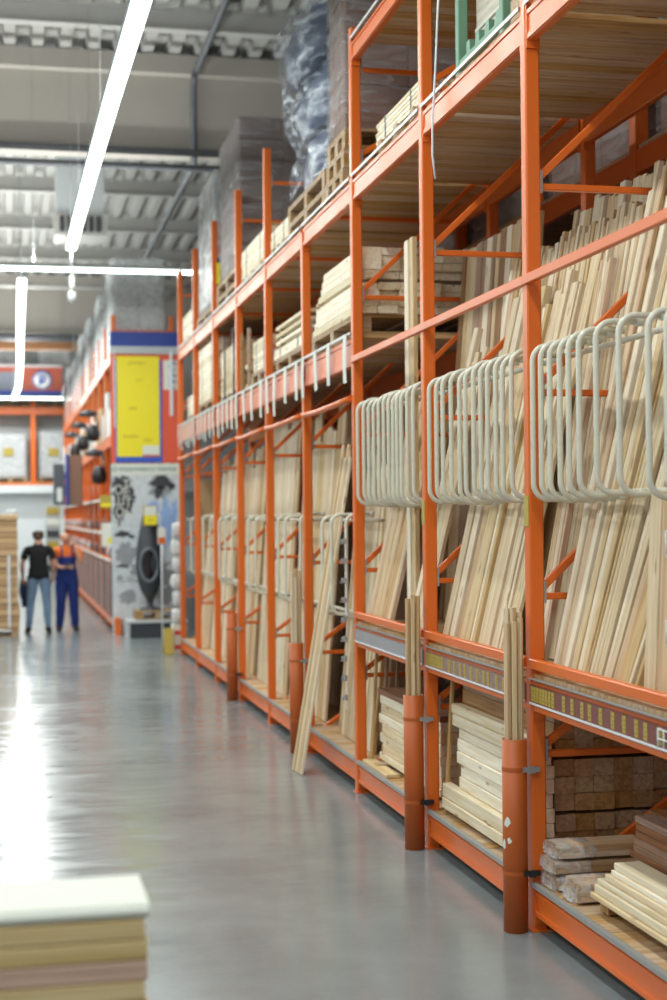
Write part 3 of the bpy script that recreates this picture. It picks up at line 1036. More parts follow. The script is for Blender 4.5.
# bearers that carry the pale pile
for c, y in enumerate((5.15, 5.85)):
    tag(MB().cbox(2.42, 3.22, y, y + 0.09, ZP, ZP + 0.06, 'X', 0.004).build('bearer', M['pallet_x']), f'{["near", "far"][c]} square bearer under the pale plank pile in the nearest bay', 'bearer', 'bearers in the nearest bay')
zb = ZP + 0.062
for k in range(6):
    for c in range(1):
        yf = 5.93 + R2.uniform(-0.07, 0.03) - 0.02 * k
        xx = 2.432 + c * 0.122 + 0.012 * k
        th = [0.024, 0.036, 0.024, 0.03, 0.024, 0.03][k]
        o = MB().cbox(-0.059, 0.059, 0, yf - 4.72, 0, th - 0.002, 'Y', 0.003).build('pine_plank', M['pine_white_y' if (k + c) % 3 else 'pine_y'], origin=(0, 0, 0))
        o.location = (xx, 4.72, zb)
        tag(o, f'whitish plank in the nearest bay pile, {nth(k)} layer up', 'plank', 'pale planks in the nearest bay')
    zb += th
for k in range(11):
    for c in range(4):
        yf = 5.95 + R2.uniform(-0.08, 0.06)
        o = MB().cbox(-0.048, 0.048, 0, yf - 4.74, 0, 0.029, 'Y', 0.003).build('brown_plank', M['brown_y'], origin=(0, 0, 0))
        o.location = (2.612 + c * 0.1 + R2.uniform(-0.0005, 0.0005), 4.74, ZP + 0.062 + k * 0.031)
        tag(o, f'brown plank, {nth(k)} layer up in the {["first", "second", "third", "rear"][c]} column of the dark pile', 'plank', 'brown planks in the nearest bay')

# ------------------------------------------------------------------ loads on the upper shelves
def pallet(x0, y0, z0, label, L=1.0, W=0.8, group='wooden pallets on the upper shelf', n=7):
    """wooden pallet: x0 is the aisle side, L into the rack, W along the aisle"""
    t = empty('wooden_pallet', (x0 + L / 2, y0 + W / 2, z0), label, 'pallet', group)
    d, bl, bt = MB(), MB(), MB()
    w = W / n
    for k in range(n):
        d.cbox(x0, x0 + L, y0 + k * w + 0.008, y0 + (k + 1) * w - 0.008, z0 + 0.118, z0 + 0.14, 'X', 0.003)
    for yy in (y0 + 0.004, y0 + W / 2 - 0.05, y0 + W - 0.104):
        bt.cbox(x0, x0 + L, yy, yy + 0.10, z0 + 0.001, z0 + 0.02, 'X', 0.003)
        for xx in (x0, x0 + L / 2 - 0.06, x0 + L - 0.12):
            MB().cbox(xx, xx + 0.12, yy, yy + 0.10, z0 + 0.02, z0 + 0.098, 'X', 0.003).build('block', M['pallet_x'], t)
    for xx in (x0, x0 + L / 2 - 0.06, x0 + L - 0.12):
        bt.cbox(xx, xx + 0.12, y0, y0 + W, z0 + 0.098, z0 + 0.118, 'Y', 0.003)
    d.build('deck_boards', M['pallet_x'], t)
    bt.build('bearers', M['pallet_x'], t)
    return t


def crinkle(mb, x0, x1, y0, y1, z0, z1, nx, ny, nz, amp, seed, freq=2.2, round_=0.0):
    """closed lumpy box: a wrapped load whose faces bulge and crease"""
    def disp(p):
        q = Vector(p) * freq + Vector((seed * 7.1, seed * 3.3, seed * 1.7))
        return Vector(mnoise.noise_vector(q)) * amp
    cx, cy, cz = (x0 + x1) / 2, (y0 + y1) / 2, (z0 + z1) / 2
    hx, hy, hz = (x1 - x0) / 2, (y1 - y0) / 2, (z1 - z0) / 2
    idx = {}

    def vert(i, j, k):
        key = (i, j, k)
        if key in idx:
            return idx[key]
        u, v, w = 2 * i / nx - 1, 2 * j / ny - 1, 2 * k / nz - 1
        if round_:
            un = u * math.sqrt(max(0, 1 - round_ * (v * v / 2 + w * w / 2 - v * v * w * w / 3)))
            vn = v * math.sqrt(max(0, 1 - round_ * (u * u / 2 + w * w / 2 - u * u * w * w / 3)))
            wn = w * math.sqrt(max(0, 1 - round_ * (u * u / 2 + v * v / 2 - u * u * v * v / 3)))
            u, v, w = un, vn, wn
        p = Vector((cx + u * hx, cy + v * hy, cz + w * hz))
        p += disp(p)
        p.z = max(p.z, z0)
        mb.v.append(p)
        idx[key] = len(mb.v) - 1
        return idx[key]
    def face(a, b_, c, d):
        mb.f.append((a, b_, c, d))
        mb.s.append(True)
    for i in range(nx):
        for j in range(ny):
            face(vert(i, j, 0), vert(i, j + 1, 0), vert(i + 1, j + 1, 0), vert(i + 1, j, 0))
            face(vert(i, j, nz), vert(i + 1, j, nz), vert(i + 1, j + 1, nz), vert(i, j + 1, nz))
    for i in range(nx):
        for k in range(nz):
            face(vert(i, 0, k), vert(i + 1, 0, k), vert(i + 1, 0, k + 1), vert(i, 0, k + 1))
            face(vert(i, ny, k), vert(i, ny, k + 1), vert(i + 1, ny, k + 1), vert(i + 1, ny, k))
    for j in range(ny):
        for k in range(nz):
            face(vert(0, j, k), vert(0, j, k + 1), vert(0, j + 1, k + 1), vert(0, j + 1, k))
            face(vert(nx, j, k), vert(nx, j + 1, k), vert(nx, j + 1, k + 1), vert(nx, j, k + 1))
    return mb


def wrapped_cartons(x0, y0, z0, L, W, H, label, mat='carton', fm='film_brown', group='wrapped carton loads', layers=5):
    """a block of cartons inside stretch film"""
    t = empty('wrapped_load', (x0 + L / 2, y0 + W / 2, z0), label, 'wrapped load', group)
    c = MB()
    h = H / layers
    for k in range(layers):
        for a in range(2):
            for d in range(3):
                c.cbox(x0 + 0.02 + a * (L - 0.04) / 2 + 0.003, x0 + 0.02 + (a + 1) * (L - 0.04) / 2 - 0.003,
                       y0 + 0.02 + d * (W - 0.04) / 3 + 0.003, y0 + 0.02 + (d + 1) * (W - 0.04) / 3 - 0.003,
                       z0 + 0.004 + k * h, z0 + (k + 1) * h - 0.004, 'Z', 0.008)
    c.build('cartons', M[mat], t)
    crinkle(MB(), x0 + 0.004, x0 + L - 0.004, y0 + 0.004, y0 + W - 0.004, z0 + 0.002, z0 + H + 0.012, 8, 8, 12, 0.012, len(label), 2.5).build('stretch_film', M[fm], t)
    return t


def lumber_pack(x0, y0, z0, W, L, H, label, nx=5, nz=5, mat='pine_white_y', group='strapped lumber packs', bearers=True, ragged=0.03):
    """pack of sawn boards lying along the aisle on bearers, with straps"""
    t = empty('lumber_pack', (x0 + W / 2, y0 + L / 2, z0), label, 'lumber pack', group)
    zb_ = z0
    if bearers:
        b_ = MB()
        for yy in (y0 + 0.12, y0 + L / 2 - 0.04, y0 + L - 0.2):
            b_.cbox(x0 - 0.02, x0 + W + 0.02, yy, yy + 0.09, z0 + 0.001, z0 + 0.075, 'X', 0.004)
        b_.build('bearers', M['pallet_x'], t)
        zb_ = z0 + 0.076
    mb = MB()
    w, h = W / nx, H / nz
    for a in range(nx):
        for c in range(nz):
            e = R2.uniform(-ragged, ragged)
            mb.cbox(x0 + a * w + 0.001, x0 + (a + 1) * w - 0.001, y0 + e, y0 + L + R2.uniform(-ragged, ragged), zb_ + c * h, zb_ + (c + 1) * h - 0.003, 'Y', 0.003)
    mb.build('boards', M[mat], t)
    st = MB()
    for yy in (y0 + L * 0.22, y0 + L * 0.78):
        st.box(x0 - 0.004, x0 - 0.001, yy, yy + 0.016, zb_, zb_ + H)
        st.box(x0 - 0.004, x0 + W + 0.004, yy, yy + 0.016, zb_ + H, zb_ + H + 0.003)
        st.box(x0 + W + 0.001, x0 + W + 0.004, yy, yy + 0.016, zb_, zb_ + H)
    st.build('strap', M['dark_grey'], t)
    return t


H2 = 4.217
# third bay (between the posts at 8.24 and 10.01)
lumber_pack(2.36, 8.36, H2, 0.30, 1.10, 0.14, 'strapped pack of whitish boards on the top shelf before the big wrapped box', 3, 5)
# fourth bay: pallets with the tall brown wrapped box
for k in range(3):
    pallet(2.33 + 0.01 * k, 10.34, H2 + k * 0.142, f'{["bottom", "middle", "top"][k]} pallet of the three under the big brown wrapped box', 0.98, 0.6)
bx = wrapped_cartons(2.34, 10.36, H2 + 0.428, 0.98, 0.56, 1.9, 'big brown wrapped box with a shiny film corner, high on the top shelf', layers=6)
# fifth bay: lumpy bags
for k in range(2):
    pallet(2.34, 11.0, H2 + k * 0.142, f'{["lower", "upper"][k]} pallet of the two under the lumpy grey wrapped sacks', 0.98, 1.5)
bg_ = empty('wrapped_sacks', (2.85, 11.75, H2 + 0.286), 'tall lumpy tower of grey sacks in crumpled shiny film on the top shelf', 'wrapped sacks')
zz = H2 + 0.287
for k, (x0, x1, y0_, y1_, h, sd) in enumerate([(2.42, 3.25, 11.1, 12.4, 0.46, 3), (2.36, 3.25, 11.05, 12.45, 0.48, 5), (2.27, 3.2, 11.1, 12.45, 0.50, 8)]):
    crinkle(MB(), x0 - 0.03, x1 - 0.06, y0_ + 0.0, y1_ - 0.0, zz, zz + h * 0.98, 14, 14, 10, 0.07, sd, 2.6, 0.55).build('sack', M['bag_dark'], bg_)
    zz += h * 0.93
wr = MB()
rows, cols = 60, 72
zlo, zhi = H2 + 0.288, H2 + 0.428 + 1.28
vv = []
for a in range(rows):
    f = a / (rows - 1)
    z = zlo + (zhi - zlo) * f
    waist = 0.93 - 0.14 * math.exp(-((f - 0.27) / 0.08) ** 2) - 0.05 * math.exp(-((f - 0.55) / 0.05) ** 2) + 0.10 * max(0, f - 0.5) - 0.42 * max(0, f - 0.86) / 0.14 * max(0, f - 0.86) / 0.14
    xs = -0.06 * f
    for c in range(cols):
        an = 2 * math.pi * c / cols
        ex = math.copysign(abs(math.cos(an)) ** 0.55, math.cos(an))
        ey = math.copysign(abs(math.sin(an)) ** 0.55, math.sin(an))
        p = Vector((2.77 + xs * 2 + ex * 0.51 * waist, 11.77 + ey * 0.76 * waist, z))
        p += Vector(mnoise.noise_vector(p * 3.2)) * 0.06 + Vector(mnoise.noise_vector(p * 9.0)) * 0.03 + Vector(mnoise.noise_vector(p * 22.0)) * 0.01
        p.z = max(p.z, zlo + 0.002)
        vv.append(p)
wr.add(vv, [(a * cols + c, a * cols + (c + 1) % cols, (a + 1) * cols + (c + 1) % cols, (a + 1) * cols + c) for a in range(rows - 1) for c in range(cols)] + [tuple((rows - 1) * cols + c for c in range(cols))], True)
wr.build('crumpled_film', M['film_bag'], bg_)
# further lumber packs on the top shelf
lumber_pack(2.36, 13.72, H2, 0.5, 1.5, 0.30, 'double strapped whitish lumber pack on the top shelf before the grey brown carton wall', 4, 6)
tag(MB().cbox(2.36, 2.9, 13.80, 13.88, H2 + 0.385, H2 + 0.42, 'X', 0.003).build('loose_batten', M['pine_warm']), 'short batten lying across the double strapped lumber pack', 'batten')
for k in range(2):
    pallet(2.34, 15.44, H2 + k * 0.142, f'{["lower", "upper"][k]} pallet under the tall grey brown carton wall', 0.98, 1.5)
wrapped_cartons(2.36, 15.42, H2 + 0.285, 0.96, 1.5, 1.55, 'tall grey brown carton wall in film on the top shelf, beyond the lumpy sacks', 'carton_dark', layers=7)
pallet(2.34, 17.26, H2, 'pallet under the milky wrapped carton block', 0.98, 1.5)
wrapped_cartons(2.36, 17.28, H2 + 0.142, 0.96, 1.5, 1.55, 'milky wrapped carton block behind the grey brown carton wall', 'carton', 'film_milky', layers=6)
lumber_pack(2.36, 12.62, H2, 0.42, 0.84, 0.17, 'short pack of whitish boards on the top shelf just beyond the lumpy sacks', 3, 3)
lumber_pack(2.36, 19.12, H2, 0.5, 1.4, 0.32, 'whitish lumber pack at the far end of the top shelf', 4, 5)
pallet(2.42, 19.1, H2 + 0.41, 'pallet lying on the whitish lumber pack at the far end', 0.7, 0.9)
sg = empty('yellow_tagged_pole', (2.36, 16.95, H2), 'upright dark pole with a yellow tag on the top shelf', 'pole')
MB().tube([(2.36, 16.95, H2), (2.36, 16.95, H2 + 0.62)], 0.016, 8).build('pole_shaft', M['ink'], sg)
MB().box(2.335, 2.385, 16.93, 16.933, H2 + 0.32, H2 + 0.56).build('tag_card', M['yellow'], sg)

H15 = 3.152
pallet(2.35, 10.10, H15, 'pallet under the tall stack of pale boards on the middle shelf', 0.92, 1.5)
t = empty('board_stack', (2.8, 10.85, H15 + 0.14), 'tall stack of pale boards on the middle shelf, next to the third bay', 'board stack')
z = H15 + 0.142
for k in range(9):
    mb = MB()
    if k == 4:
        for yy in (10.2, 11.4):
            MB().cbox(2.36, 3.25, yy, yy + 0.06, z, z + 0.028, 'X', 0.003).build('spacer', M['pallet_x'], t)
        z += 0.029
        continue
    sx = 0.010 * k
    for c in range(6):
        e = R2.uniform(-0.03, 0.05)
        mb.cbox(2.36 + sx * 0.5 + c * 0.148, 2.36 + sx * 0.5 + (c + 1) * 0.148 - 0.004, 10.08 + e, 11.62 + R2.uniform(-0.05, 0.03) - 0.03 * k, z, z + 0.052, 'Y', 0.004)
    mb.build('board_layer', M['pine_white_y'], t)
    z += 0.0545
tag(MB().tube([(2.86 + 0.055 * math.cos(a), 10.2, z + 0.055 * math.sin(a)) for a in [math.pi * k / 10 for k in range(11)]], 0.012, 8).build('strap_loop', M['strap']),
    'loop of white strap standing on top of the tall pale board stack', 'strap')
pallet(2.35, 11.90, H15, 'pallet under the open stack of whitish planks on the middle shelf', 0.92, 1.3)
lumber_pack(2.36, 11.90, H15 + 0.142, 0.85, 1.45, 0.09, 'low pack of whitish planks under the open stack on the middle shelf', 6, 1, bearers=False)
t = empty('open_plank_stack', (2.8, 12.6, H15 + 0.235), 'open stack of whitish planks with gaps on the middle shelf of the fifth bay', 'plank stack')
z = H15 + 0.236
for k in range(3):
    pk = MB()
    for yy in (12.05, 13.1):
        MB().cbox(2.38, 3.2, yy, yy + 0.05, z, z + 0.034, 'X', 0.003).build('spacer', M['pallet_x'], t)
    for c in range(5):
        pk.cbox(2.37 + c * 0.17, 2.37 + c * 0.17 + 0.15, 11.96, 13.32, z + 0.035, z + 0.066, 'Y', 0.003)
    pk.build('plank_layer', M['pine_white_y'], t)
    z += 0.067
pallet(2.35, 13.70, H15, 'pallet under the whitish pack in the sixth bay middle shelf', 0.92, 0.9)
lumber_pack(2.36, 13.72, H15 + 0.142, 0.8, 0.8, 0.30, 'whitish board pack in the middle shelf of the sixth bay, below the firewood', 6, 7, bearers=False)
# split logs heaped on the same shelf
lg = []
for rr_ in range(4):
    for c in range(7 - (rr_ % 2)):
        lg.append((2.43 + c * 0.118 + (0.06 if rr_ % 2 else 0), H15 + 0.004 + 0.058 + rr_ * 0.103))
cage = empty('log_crate', (2.8, 15.05, H15), 'open wooden crate holding split logs on the middle shelf', 'crate')
for xx in (2.345, 3.235):
    for yy in (14.76, 15.24):
        MB().cbox(xx, xx + 0.03, yy, yy + 0.04, H15 + 0.001, H15 + 0.62, 'Z', 0.003).build('crate_post', M['pallet_x'], cage)
for z in (H15 + 0.2, H15 + 0.5):
    MB().cbox(2.345, 3.265, 15.281, 15.30, z, z + 0.06, 'X', 0.003).build('crate_rail', M['pallet_x'], cage)
for k, (xx, z) in enumerate(lg):
    pg = []
    for q in range(7):
        a = 2 * math.pi * q / 7
        r_ = 0.050 * R2.uniform(0.78, 1.0)
        pg.append((r_ * math.cos(a), r_ * math.sin(a)))
    o = MB().prism(pg, 'Y', -0.21, 0.21).build('split_log', M[R2.choice(['brown_y', 'timber_y', 'pine_y'])], origin=(0, 0, 0))
    o.location = (xx, 15.03 + R2.uniform(-0.03, 0.02), z)
    tag(o, f'split log in the heap on the middle shelf, {nth(k)} from the lower aisle corner', 'log', 'split logs on the middle shelf')
t = lumber_pack(2.36, 15.50, H15, 0.7, 1.3, 0.50, 'pale board pack strapped in black and white on the middle shelf of the seventh bay', 5, 8, 'pine_y')
for k, (y, c) in enumerate(((15.62, 'dark_grey'), (16.3, 'dark_grey'))):
    tt = empty('edge_protector', (2.335, y, H15 + 0.02), f'{["near", "far"][k]} dark upright post with a white film strip before the pale pack', 'edge post', 'edge posts of the strapped pack')
    MB().cbox(2.315, 2.335, y - 0.02, y + 0.02, H15 + 0.007, H15 + 0.72, 'Z', 0.003).build('post_bar', M[c], tt)
    MB().box(2.311, 2.315, y - 0.022, y + 0.022, H15 + 0.25, H15 + 0.55).build('film_strip', M['strap'], tt)
pallet(2.35, 17.28, H15, 'pallet under the tall white pack in the eighth bay', 0.92, 1.5)
lumber_pack(2.36, 17.30, H15 + 0.142, 0.8, 1.5, 0.68, 'tall white board pack on the middle shelf of the eighth bay', 5, 9, bearers=False)
lumber_pack(2.36, 19.10, H15, 0.6, 0.9, 0.26, 'low pale pack on the middle shelf of the last bay', 4, 4)
wrapped_cartons(2.50, 20.06, H15 + 0.006, 0.8, 0.6, 0.75, 'grey wrapped load at the very end of the middle shelf', 'bag_white', 'film_milky', layers=3)

# green steel stillage with boards, second bay top shelf
gt = empty('green_stillage', (2.85, 7.34, H2), 'green steel stillage holding pale boards on the top shelf of the second bay', 'stillage')
gf = MB()
for xx in (2.37, 3.20):
    for yy in (6.95, 7.68):
        MB().cbox(xx, xx + 0.055, yy, yy + 0.055, H2 + 0.001, H2 + 0.76, 'Z', 0.005).build('upright', M['green'], gt)
for z in (H2 + 0.05, H2 + 0.70):
    for (a0, a1, b0, b1, ax) in ((2.425, 3.20, 6.955, 7.0, 'X'), (2.425, 3.20, 7.685, 7.73, 'X'), (2.375, 2.42, 7.005, 7.68, 'Y'), (3.205, 3.25, 7.005, 7.68, 'Y')):
        MB().cbox(a0, a1, b0, b1, z, z + 0.055, ax, 0.004).build('rail_bar', M['green'], gt)
lt_ = MB()
for k in range(5):
    lt_.cbox(2.425, 3.20, 7.03 + k * 0.125, 7.11 + k * 0.125, H2 + 0.105, H2 + 0.12, 'X', 0.003)
for k in range(4):
    lt_.box(2.38, 2.41, 7.03 + k * 0.16, 7.09 + k * 0.16, H2 + 0.105, H2 + 0.165)
lt_.build('floor_lath', M['green'], gt)
for k in range(4):
    o = MB().cbox(-0.11, 0.11, -0.31, 0.31, 0, 0.022, 'Y', 0.003).build('grey_plank', M['grey_board'], origin=(0, 0, 0))
    o.location = (2.56 + 0.004 * (k % 3), 7.34 + R2.uniform(-0.015, 0.015), H2 + 0.168 + k * 0.0235)
    tag(o, f'pale grey plank in the green stillage, {nth(k)} from the bottom of the pile', 'plank', 'planks in the green stillage')
for k in range(4):
    o = MB().cbox(-0.012, 0.012, -0.30, 0.30, 0, 0.42, 'Y', 0.003).build('grey_plank', M['grey_board'], origin=(0, 0, 0))
    o.location = (2.472 + 0.028 * k, 7.34, H2 + 0.264)
    tag(o, f'pale panel standing on edge in the green stillage, {nth(k)} from the aisle', 'panel', 'panels in the green stillage')
tag(MB().tube([(2.30, 7.74, 4.95), (2.292, 7.80, 4.6), (2.285, 7.83, 4.3), (2.275, 7.86, 4.05), (2.27, 7.85, 3.85), (2.282, 7.84, 3.72)], [0.006] * 6, 6).build('dangling_strap', M['strap']),
    'loose white plastic strap dangling over the beam from the green stillage', 'strap')
tag(MB().cbox(2.36, 2.9, 6.58, 6.80, H2 + 0.001, H2 + 0.12, 'X', 0.004).build('wood_block', M['pallet_x']), 'wooden block between the green stillage and the nearest post', 'block')

# hanging paper price strips on the middle beam of the far bays
ps = None
for i in range(3, NB):
    n_ = 4 if i < 6 else 5
    a, c = PY[i] + 0.2, PY[i + 1] - 0.12
    for k in range(n_):
        y = a + (c - a) * (k + R2.uniform(-0.12, 0.12)) / (n_ - 1)
        if ps is None:
            mb = MB()
            # creased paper, slightly curled
            for s in range(6):
                z0_, z1_ = -0.055 * s, -0.055 * (s + 1)
                x0_, x1_ = -0.004 * math.sin(s * 0.6), -0.004 * math.sin((s + 1) * 0.6)
                mb.add([(x0_, -0.05, z0_), (x0_, 0.05, z0_), (x1_, 0.05, z1_), (x1_, -0.05, z1_), (x0_ + 0.0015, -0.05, z0_), (x0_ + 0.0015, 0.05, z0_), (x1_ + 0.0015, 0.05, z1_), (x1_ + 0.0015, -0.05, z1_)],
                       [(0, 3, 2, 1), (4, 5, 6, 7), (0, 4, 7, 3), (1, 2, 6, 5)])
            ps = mb.build('price_strip', M['paper'], origin=(0, 0, 0))
            o = ps
        else:
            o = ps.copy()
            COL.objects.link(o)
        o.location = (XF - 0.0145, y, 3.155)
        o.rotation_euler = (R2.uniform(-0.16, 0.10), 0.0, 0)
        o.scale = (1, 1, R2.uniform(0.9, 1.15))
        tag(o, f'white paper strip on the middle beam, {nth(k)} from the near post of the {BAY[i]}', 'price strip', 'paper strips on the middle beam')
# small yellow tags on two posts
for i, w in ((1, 'nearest'), (2, 'second')):
    tag(MB().box(XF - 0.003, XF - 0.0005, PY[i] - 0.03, PY[i] + 0.03, 1.84, 1.98).build('post_tag', M['label_yellow']), f'small yellow tag stuck on the {w} orange post below the hoops', 'tag', 'yellow post tags')
# leaflet holders by the picture edge
for k, z in enumerate((1.42, 1.74)):
    t = empty('leaflet_holder', (2.31, 4.93, z), f'{["lower", "upper"][k]} small clear leaflet holder at the near end of the nearest bay', 'leaflet holder', 'leaflet holders')
    wb = MB()
    for (p, q) in (((2.30, 4.87, z), (2.30, 5.0, z)), ((2.30, 4.87, z + 0.09), (2.30, 5.0, z + 0.09)), ((2.30, 4.87, z), (2.30, 4.87, z + 0.09)), ((2.30, 5.0, z), (2.30, 5.0, z + 0.09)), ((2.30, 4.87, z), (2.36, 4.87, z)), ((2.30, 5.0, z), (2.36, 5.0, z))):
        wb.tube([p, q], 0.003, 6)
    wb.build('wire_frame', M['strap'], t)
    if k:
        MB().box(2.31, 2.318, 4.885, 4.985, z + 0.005, z + 0.15).build('leaflet', M['paper'], t)
t = empty('price_tag_holder', (XF - 0.015, 5.02, 1.05), 'white wire price holder clipped to the maroon label strip at the near end', 'price holder')
wb = MB()
for (p, q) in (((XF - 0.02, 4.96, 1.045), (XF - 0.02, 5.06, 1.045)), ((XF - 0.02, 4.96, 1.115), (XF - 0.02, 5.06, 1.115)), ((XF - 0.02, 5.06, 1.045), (XF - 0.02, 5.06, 1.115)), ((XF - 0.02, 5.01, 1.045), (XF - 0.02, 5.01, 1.115)), ((XF - 0.02, 5.06, 1.08), (XF - 0.02, 4.96, 1.08))):
    wb.tube([p, q], 0.0035, 6)
wb.build('wire_frame', M['strap'], t)

# ------------------------------------------------------------------ the rack standing back to back behind
rr = empty('rear_pallet_rack', (3.62, 12.5, 0), 'orange pallet rack standing back to back behind the timber rack', 'pallet rack')
for i, y in enumerate(PY):
    for xx in (3.60, 4.62):
        MB().cbox(xx, xx + PW + 0.02, y - 0.045, y + 0.045, 0.0, 5.3, 'Z', 0.006).build('post', M['orange'], rr)
    for z in (0.8, 1.7, 2.6, 3.5, 4.4):
        MB().bar((3.69, y, z), (4.62, y, z), 0.035, 0.03).build('horizontal_brace', M['orange'], rr)
for i in range(NB):
    a, c = PY[i] + 0.045, PY[i + 1] - 0.045
    for z in (0.1, 2.05, 3.88):
        for xx in (3.61, 4.64):
            MB().cbox(xx, xx + 0.05, a, c, z, z + 0.14, 'Y', 0.005).build('beam', M['orange'], rr)
        MB().box(3.62, 4.68, a + 0.01, c - 0.01, z + 0.141, z + 0.165).build('shelf_deck', M['deck_x'], rr)
    for z in (0.268, 2.218, 4.048):
        if i < 5 or z > 2:
            wrapped_cartons(3.66, a + 0.15, z, 0.95, c - a - 0.3, R2.uniform(0.95, 1.25), f'brown wrapped load on the {["bottom", "middle", "upper"][[0.268, 2.218, 4.048].index(z)]} shelf of the rear rack behind the {BAY[i]}', 'carton', 'film_brown', 'wrapped loads on the rear rack', 4)

# ------------------------------------------------------------------ rack and display at the end of the aisle
YE = 24.6
X0 = 1.66
er = empty('far_pallet_rack', (X0, 34, 0), 'far orange rack of tools and garden goods beyond the display wall', 'pallet rack')
EY = [24.75 + 1.8 * k for k in range(13)]
for y in EY:
    for xx in (X0, X0 + 0.95):
        MB().cbox(xx, xx + 0.08, y - 0.04, y + 0.04, 0, 5.2, 'Z', 0.006).build('post', M['orange'], er)
    MB().bar((X0 + 0.08, y, 4.95), (X0 + 0.95, y, 4.95), 0.035, 0.03).build('horizontal_brace', M['orange'], er)
for i in range(len(EY) - 1):
    a, c = EY[i] + 0.04, EY[i + 1] - 0.04
    for z, h in ((4.42, 0.17), (3.07, 0.17), (0.12, 0.12)):
        MB().cbox(X0 - 0.01, X0 + 0.04, a, c, z, z + h, 'Y', 0.005).build('beam', M['orange'], er)
        MB().box(X0, X0 + 1.0, a, c, z + h, z + h + 0.02).build('shelf_deck', M['deck_x'], er)
    for z in (2.2, 1.62, 1.18):
        MB().box(X0 - 0.03, X0 + 0.45, a, c, z, z + 0.03).build('tool_shelf', M['orange'], er)
        MB().box(X0 - 0.036, X0 - 0.031, a + 0.1, c - 0.1, z - 0.022, z + 0.028).build('ticket_strip', M['paper'], er)
for i in range(len(EY) - 1):
    a, c = EY[i] + 0.1, EY[i + 1] - 0.1
    nm = nth(i)
    wrapped_cartons(X0 + 0.02, a, 4.612, 0.9, c - a, [1.55, 1.0, 1.45, 0.9, 1.5, 1.1, 1.6, 1.0, 1.4, 1.2, 1.5, 1.3][i], f'wrapped load on top of the far tool rack, {nm} from the display wall', ['bag_white', 'carton_dark', 'bag_white', 'carton'][i % 4], ['film_clear', 'film_milky', 'film_bag'][i % 3], 'wrapped loads on the far tool rack', 4)
    # boxes and dark machines on the middle shelf
    for q in range(2):
        y = a + 0.05 + q * 0.8
        o = MB().cbox(X0 - 0.005, X0 + 0.5, y, y + 0.55, 3.262, 3.262 + R2.uniform(0.4, 0.8), 'Z', 0.01).build('boxed_tool', M[['paper', 'bag_white', 'carton_pale'][(i + q) % 3]])
        tag(o, f'boxed tool on the far rack middle shelf, {nth(q)} box of its {nm} bay', 'box', 'boxed tools on the far rack')
    # hanging trimmer: motor head, shaft, guard
    if i not in (0, 1, 3, 5, 8):
        tt = None
    else:
      tt = empty('hanging_trimmer', (X0 - 0.10, a + 0.8, 2.3), f'black garden trimmer hanging on the far tool rack, {nm} from the display wall', 'trimmer', 'trimmers on the far rack')
    yb = a + 0.5
    hz = [2.45, 3.25][i % 2]
    if tt:
        MB().tube([(X0 - 0.08, yb, hz + 0.2), (X0 - 0.08, yb + 0.9, hz + 0.6)], 0.022, 8).build('shaft', M['black'], tt)
        MB().lathe([(0.02, hz), (0.11, hz + 0.03), (0.13, hz + 0.15), (0.09, hz + 0.27), (0.03, hz + 0.31)], (X0 - 0.17, yb, 0), 12).build('motor_head', M['black'], tt)
        MB().lathe([(0.03, hz + 0.5), (0.16, hz + 0.52), (0.17, hz + 0.58), (0.03, hz + 0.64)], (X0 - 0.20, yb + 0.9, 0), 14).build('guard', M['dark_grey'], tt)
    # machines on the tool shelves
    for q in range(3):
        for z in (1.213, 1.653):
            y = a + 0.15 + q * 0.5
            o = MB().lathe([(0.10, z), (0.13, z + 0.06), (0.11, z + 0.16), (0.05, z + 0.22), (0.04, z + 0.27)], (X0 + 0.10, y, 0), 12, 0.9, 1.3).build('power_tool', M[R2.choice(['black', 'dark_grey', 'bag_white'])])
            tag(o, f'power tool on the far rack {"upper" if z > 1.5 else "lower"} tool shelf, {nth(q)} in the {nm} bay', 'power tool', 'power tools on the far rack')
    for q in range(1, 3):
        MB().cbox(X0 - 0.03, X0 - 0.005, EY[i] + 0.6 * q - 0.05, EY[i] + 0.6 * q + 0.05, 0.24, 1.18, 'Z', 0.005).build('slot_divider', M['orange'], er)
    # dark panels standing in the bottom slots
    for q in range(3):
        y = EY[i] + 0.09 + q * 0.6
        o = MB().cbox(X0 - 0.026, X0 + 0.04, y, y + 0.42, 0.262, 1.12, 'Z', 0.01).build('grill_panel', M['dark_grey'])
        tag(o, f'dark upright panel at the far rack foot, {nth(q)} in the {nm} bay', 'panel', 'dark panels in the far rack')

ew = empty('display_wall', (2.2, YE, 0), 'tall display wall at the end of the aisle with a blue header and orange sides', 'display wall')
XR = 2.80
MB().box(X0 - 0.02, XR, YE, YE + 0.06, 2.78, 4.56).build('orange_panel', M['orange_panel'], ew)
hd = MB().box(X0 - 0.02, XR, YE - 0.02, YE + 0.06, 4.68, 4.92).build('header', M['blue'], ew)
MB().box(X0 - 0.02, XR, YE - 0.03, YE + 0.06, 4.56, 4.68).build('light_strip', M['pale_grey'], ew)
bf = MB().box(1.71, 2.47, YE - 0.012, YE, 2.79, 4.46).build('blue_frame', M['blue_frame'], ew)
yp = MB().box(1.735, 2.43, YE - 0.018, YE - 0.0125, 2.88, 4.52).build('yellow_poster', M['yellow'], bf)
mk = MB()
R3 = random.Random(2)
for (z, x0, x1) in ((4.40, 1.92, 2.20), (4.12, 2.06, 2.16), (3.66, 1.93, 2.04), (3.20, 1.84, 2.06), (3.14, 2.16, 2.28)):
    x = x0
    while x < x1:
        w = R3.uniform(0.015, 0.035)
        mk.box(x, x + w, YE - 0.0205, YE - 0.0185, z - R3.uniform(0.0, 0.02), z + R3.uniform(0.02, 0.045))
        x += w + 0.012
mk.build('handwriting', M['yellow_dark'], bf)
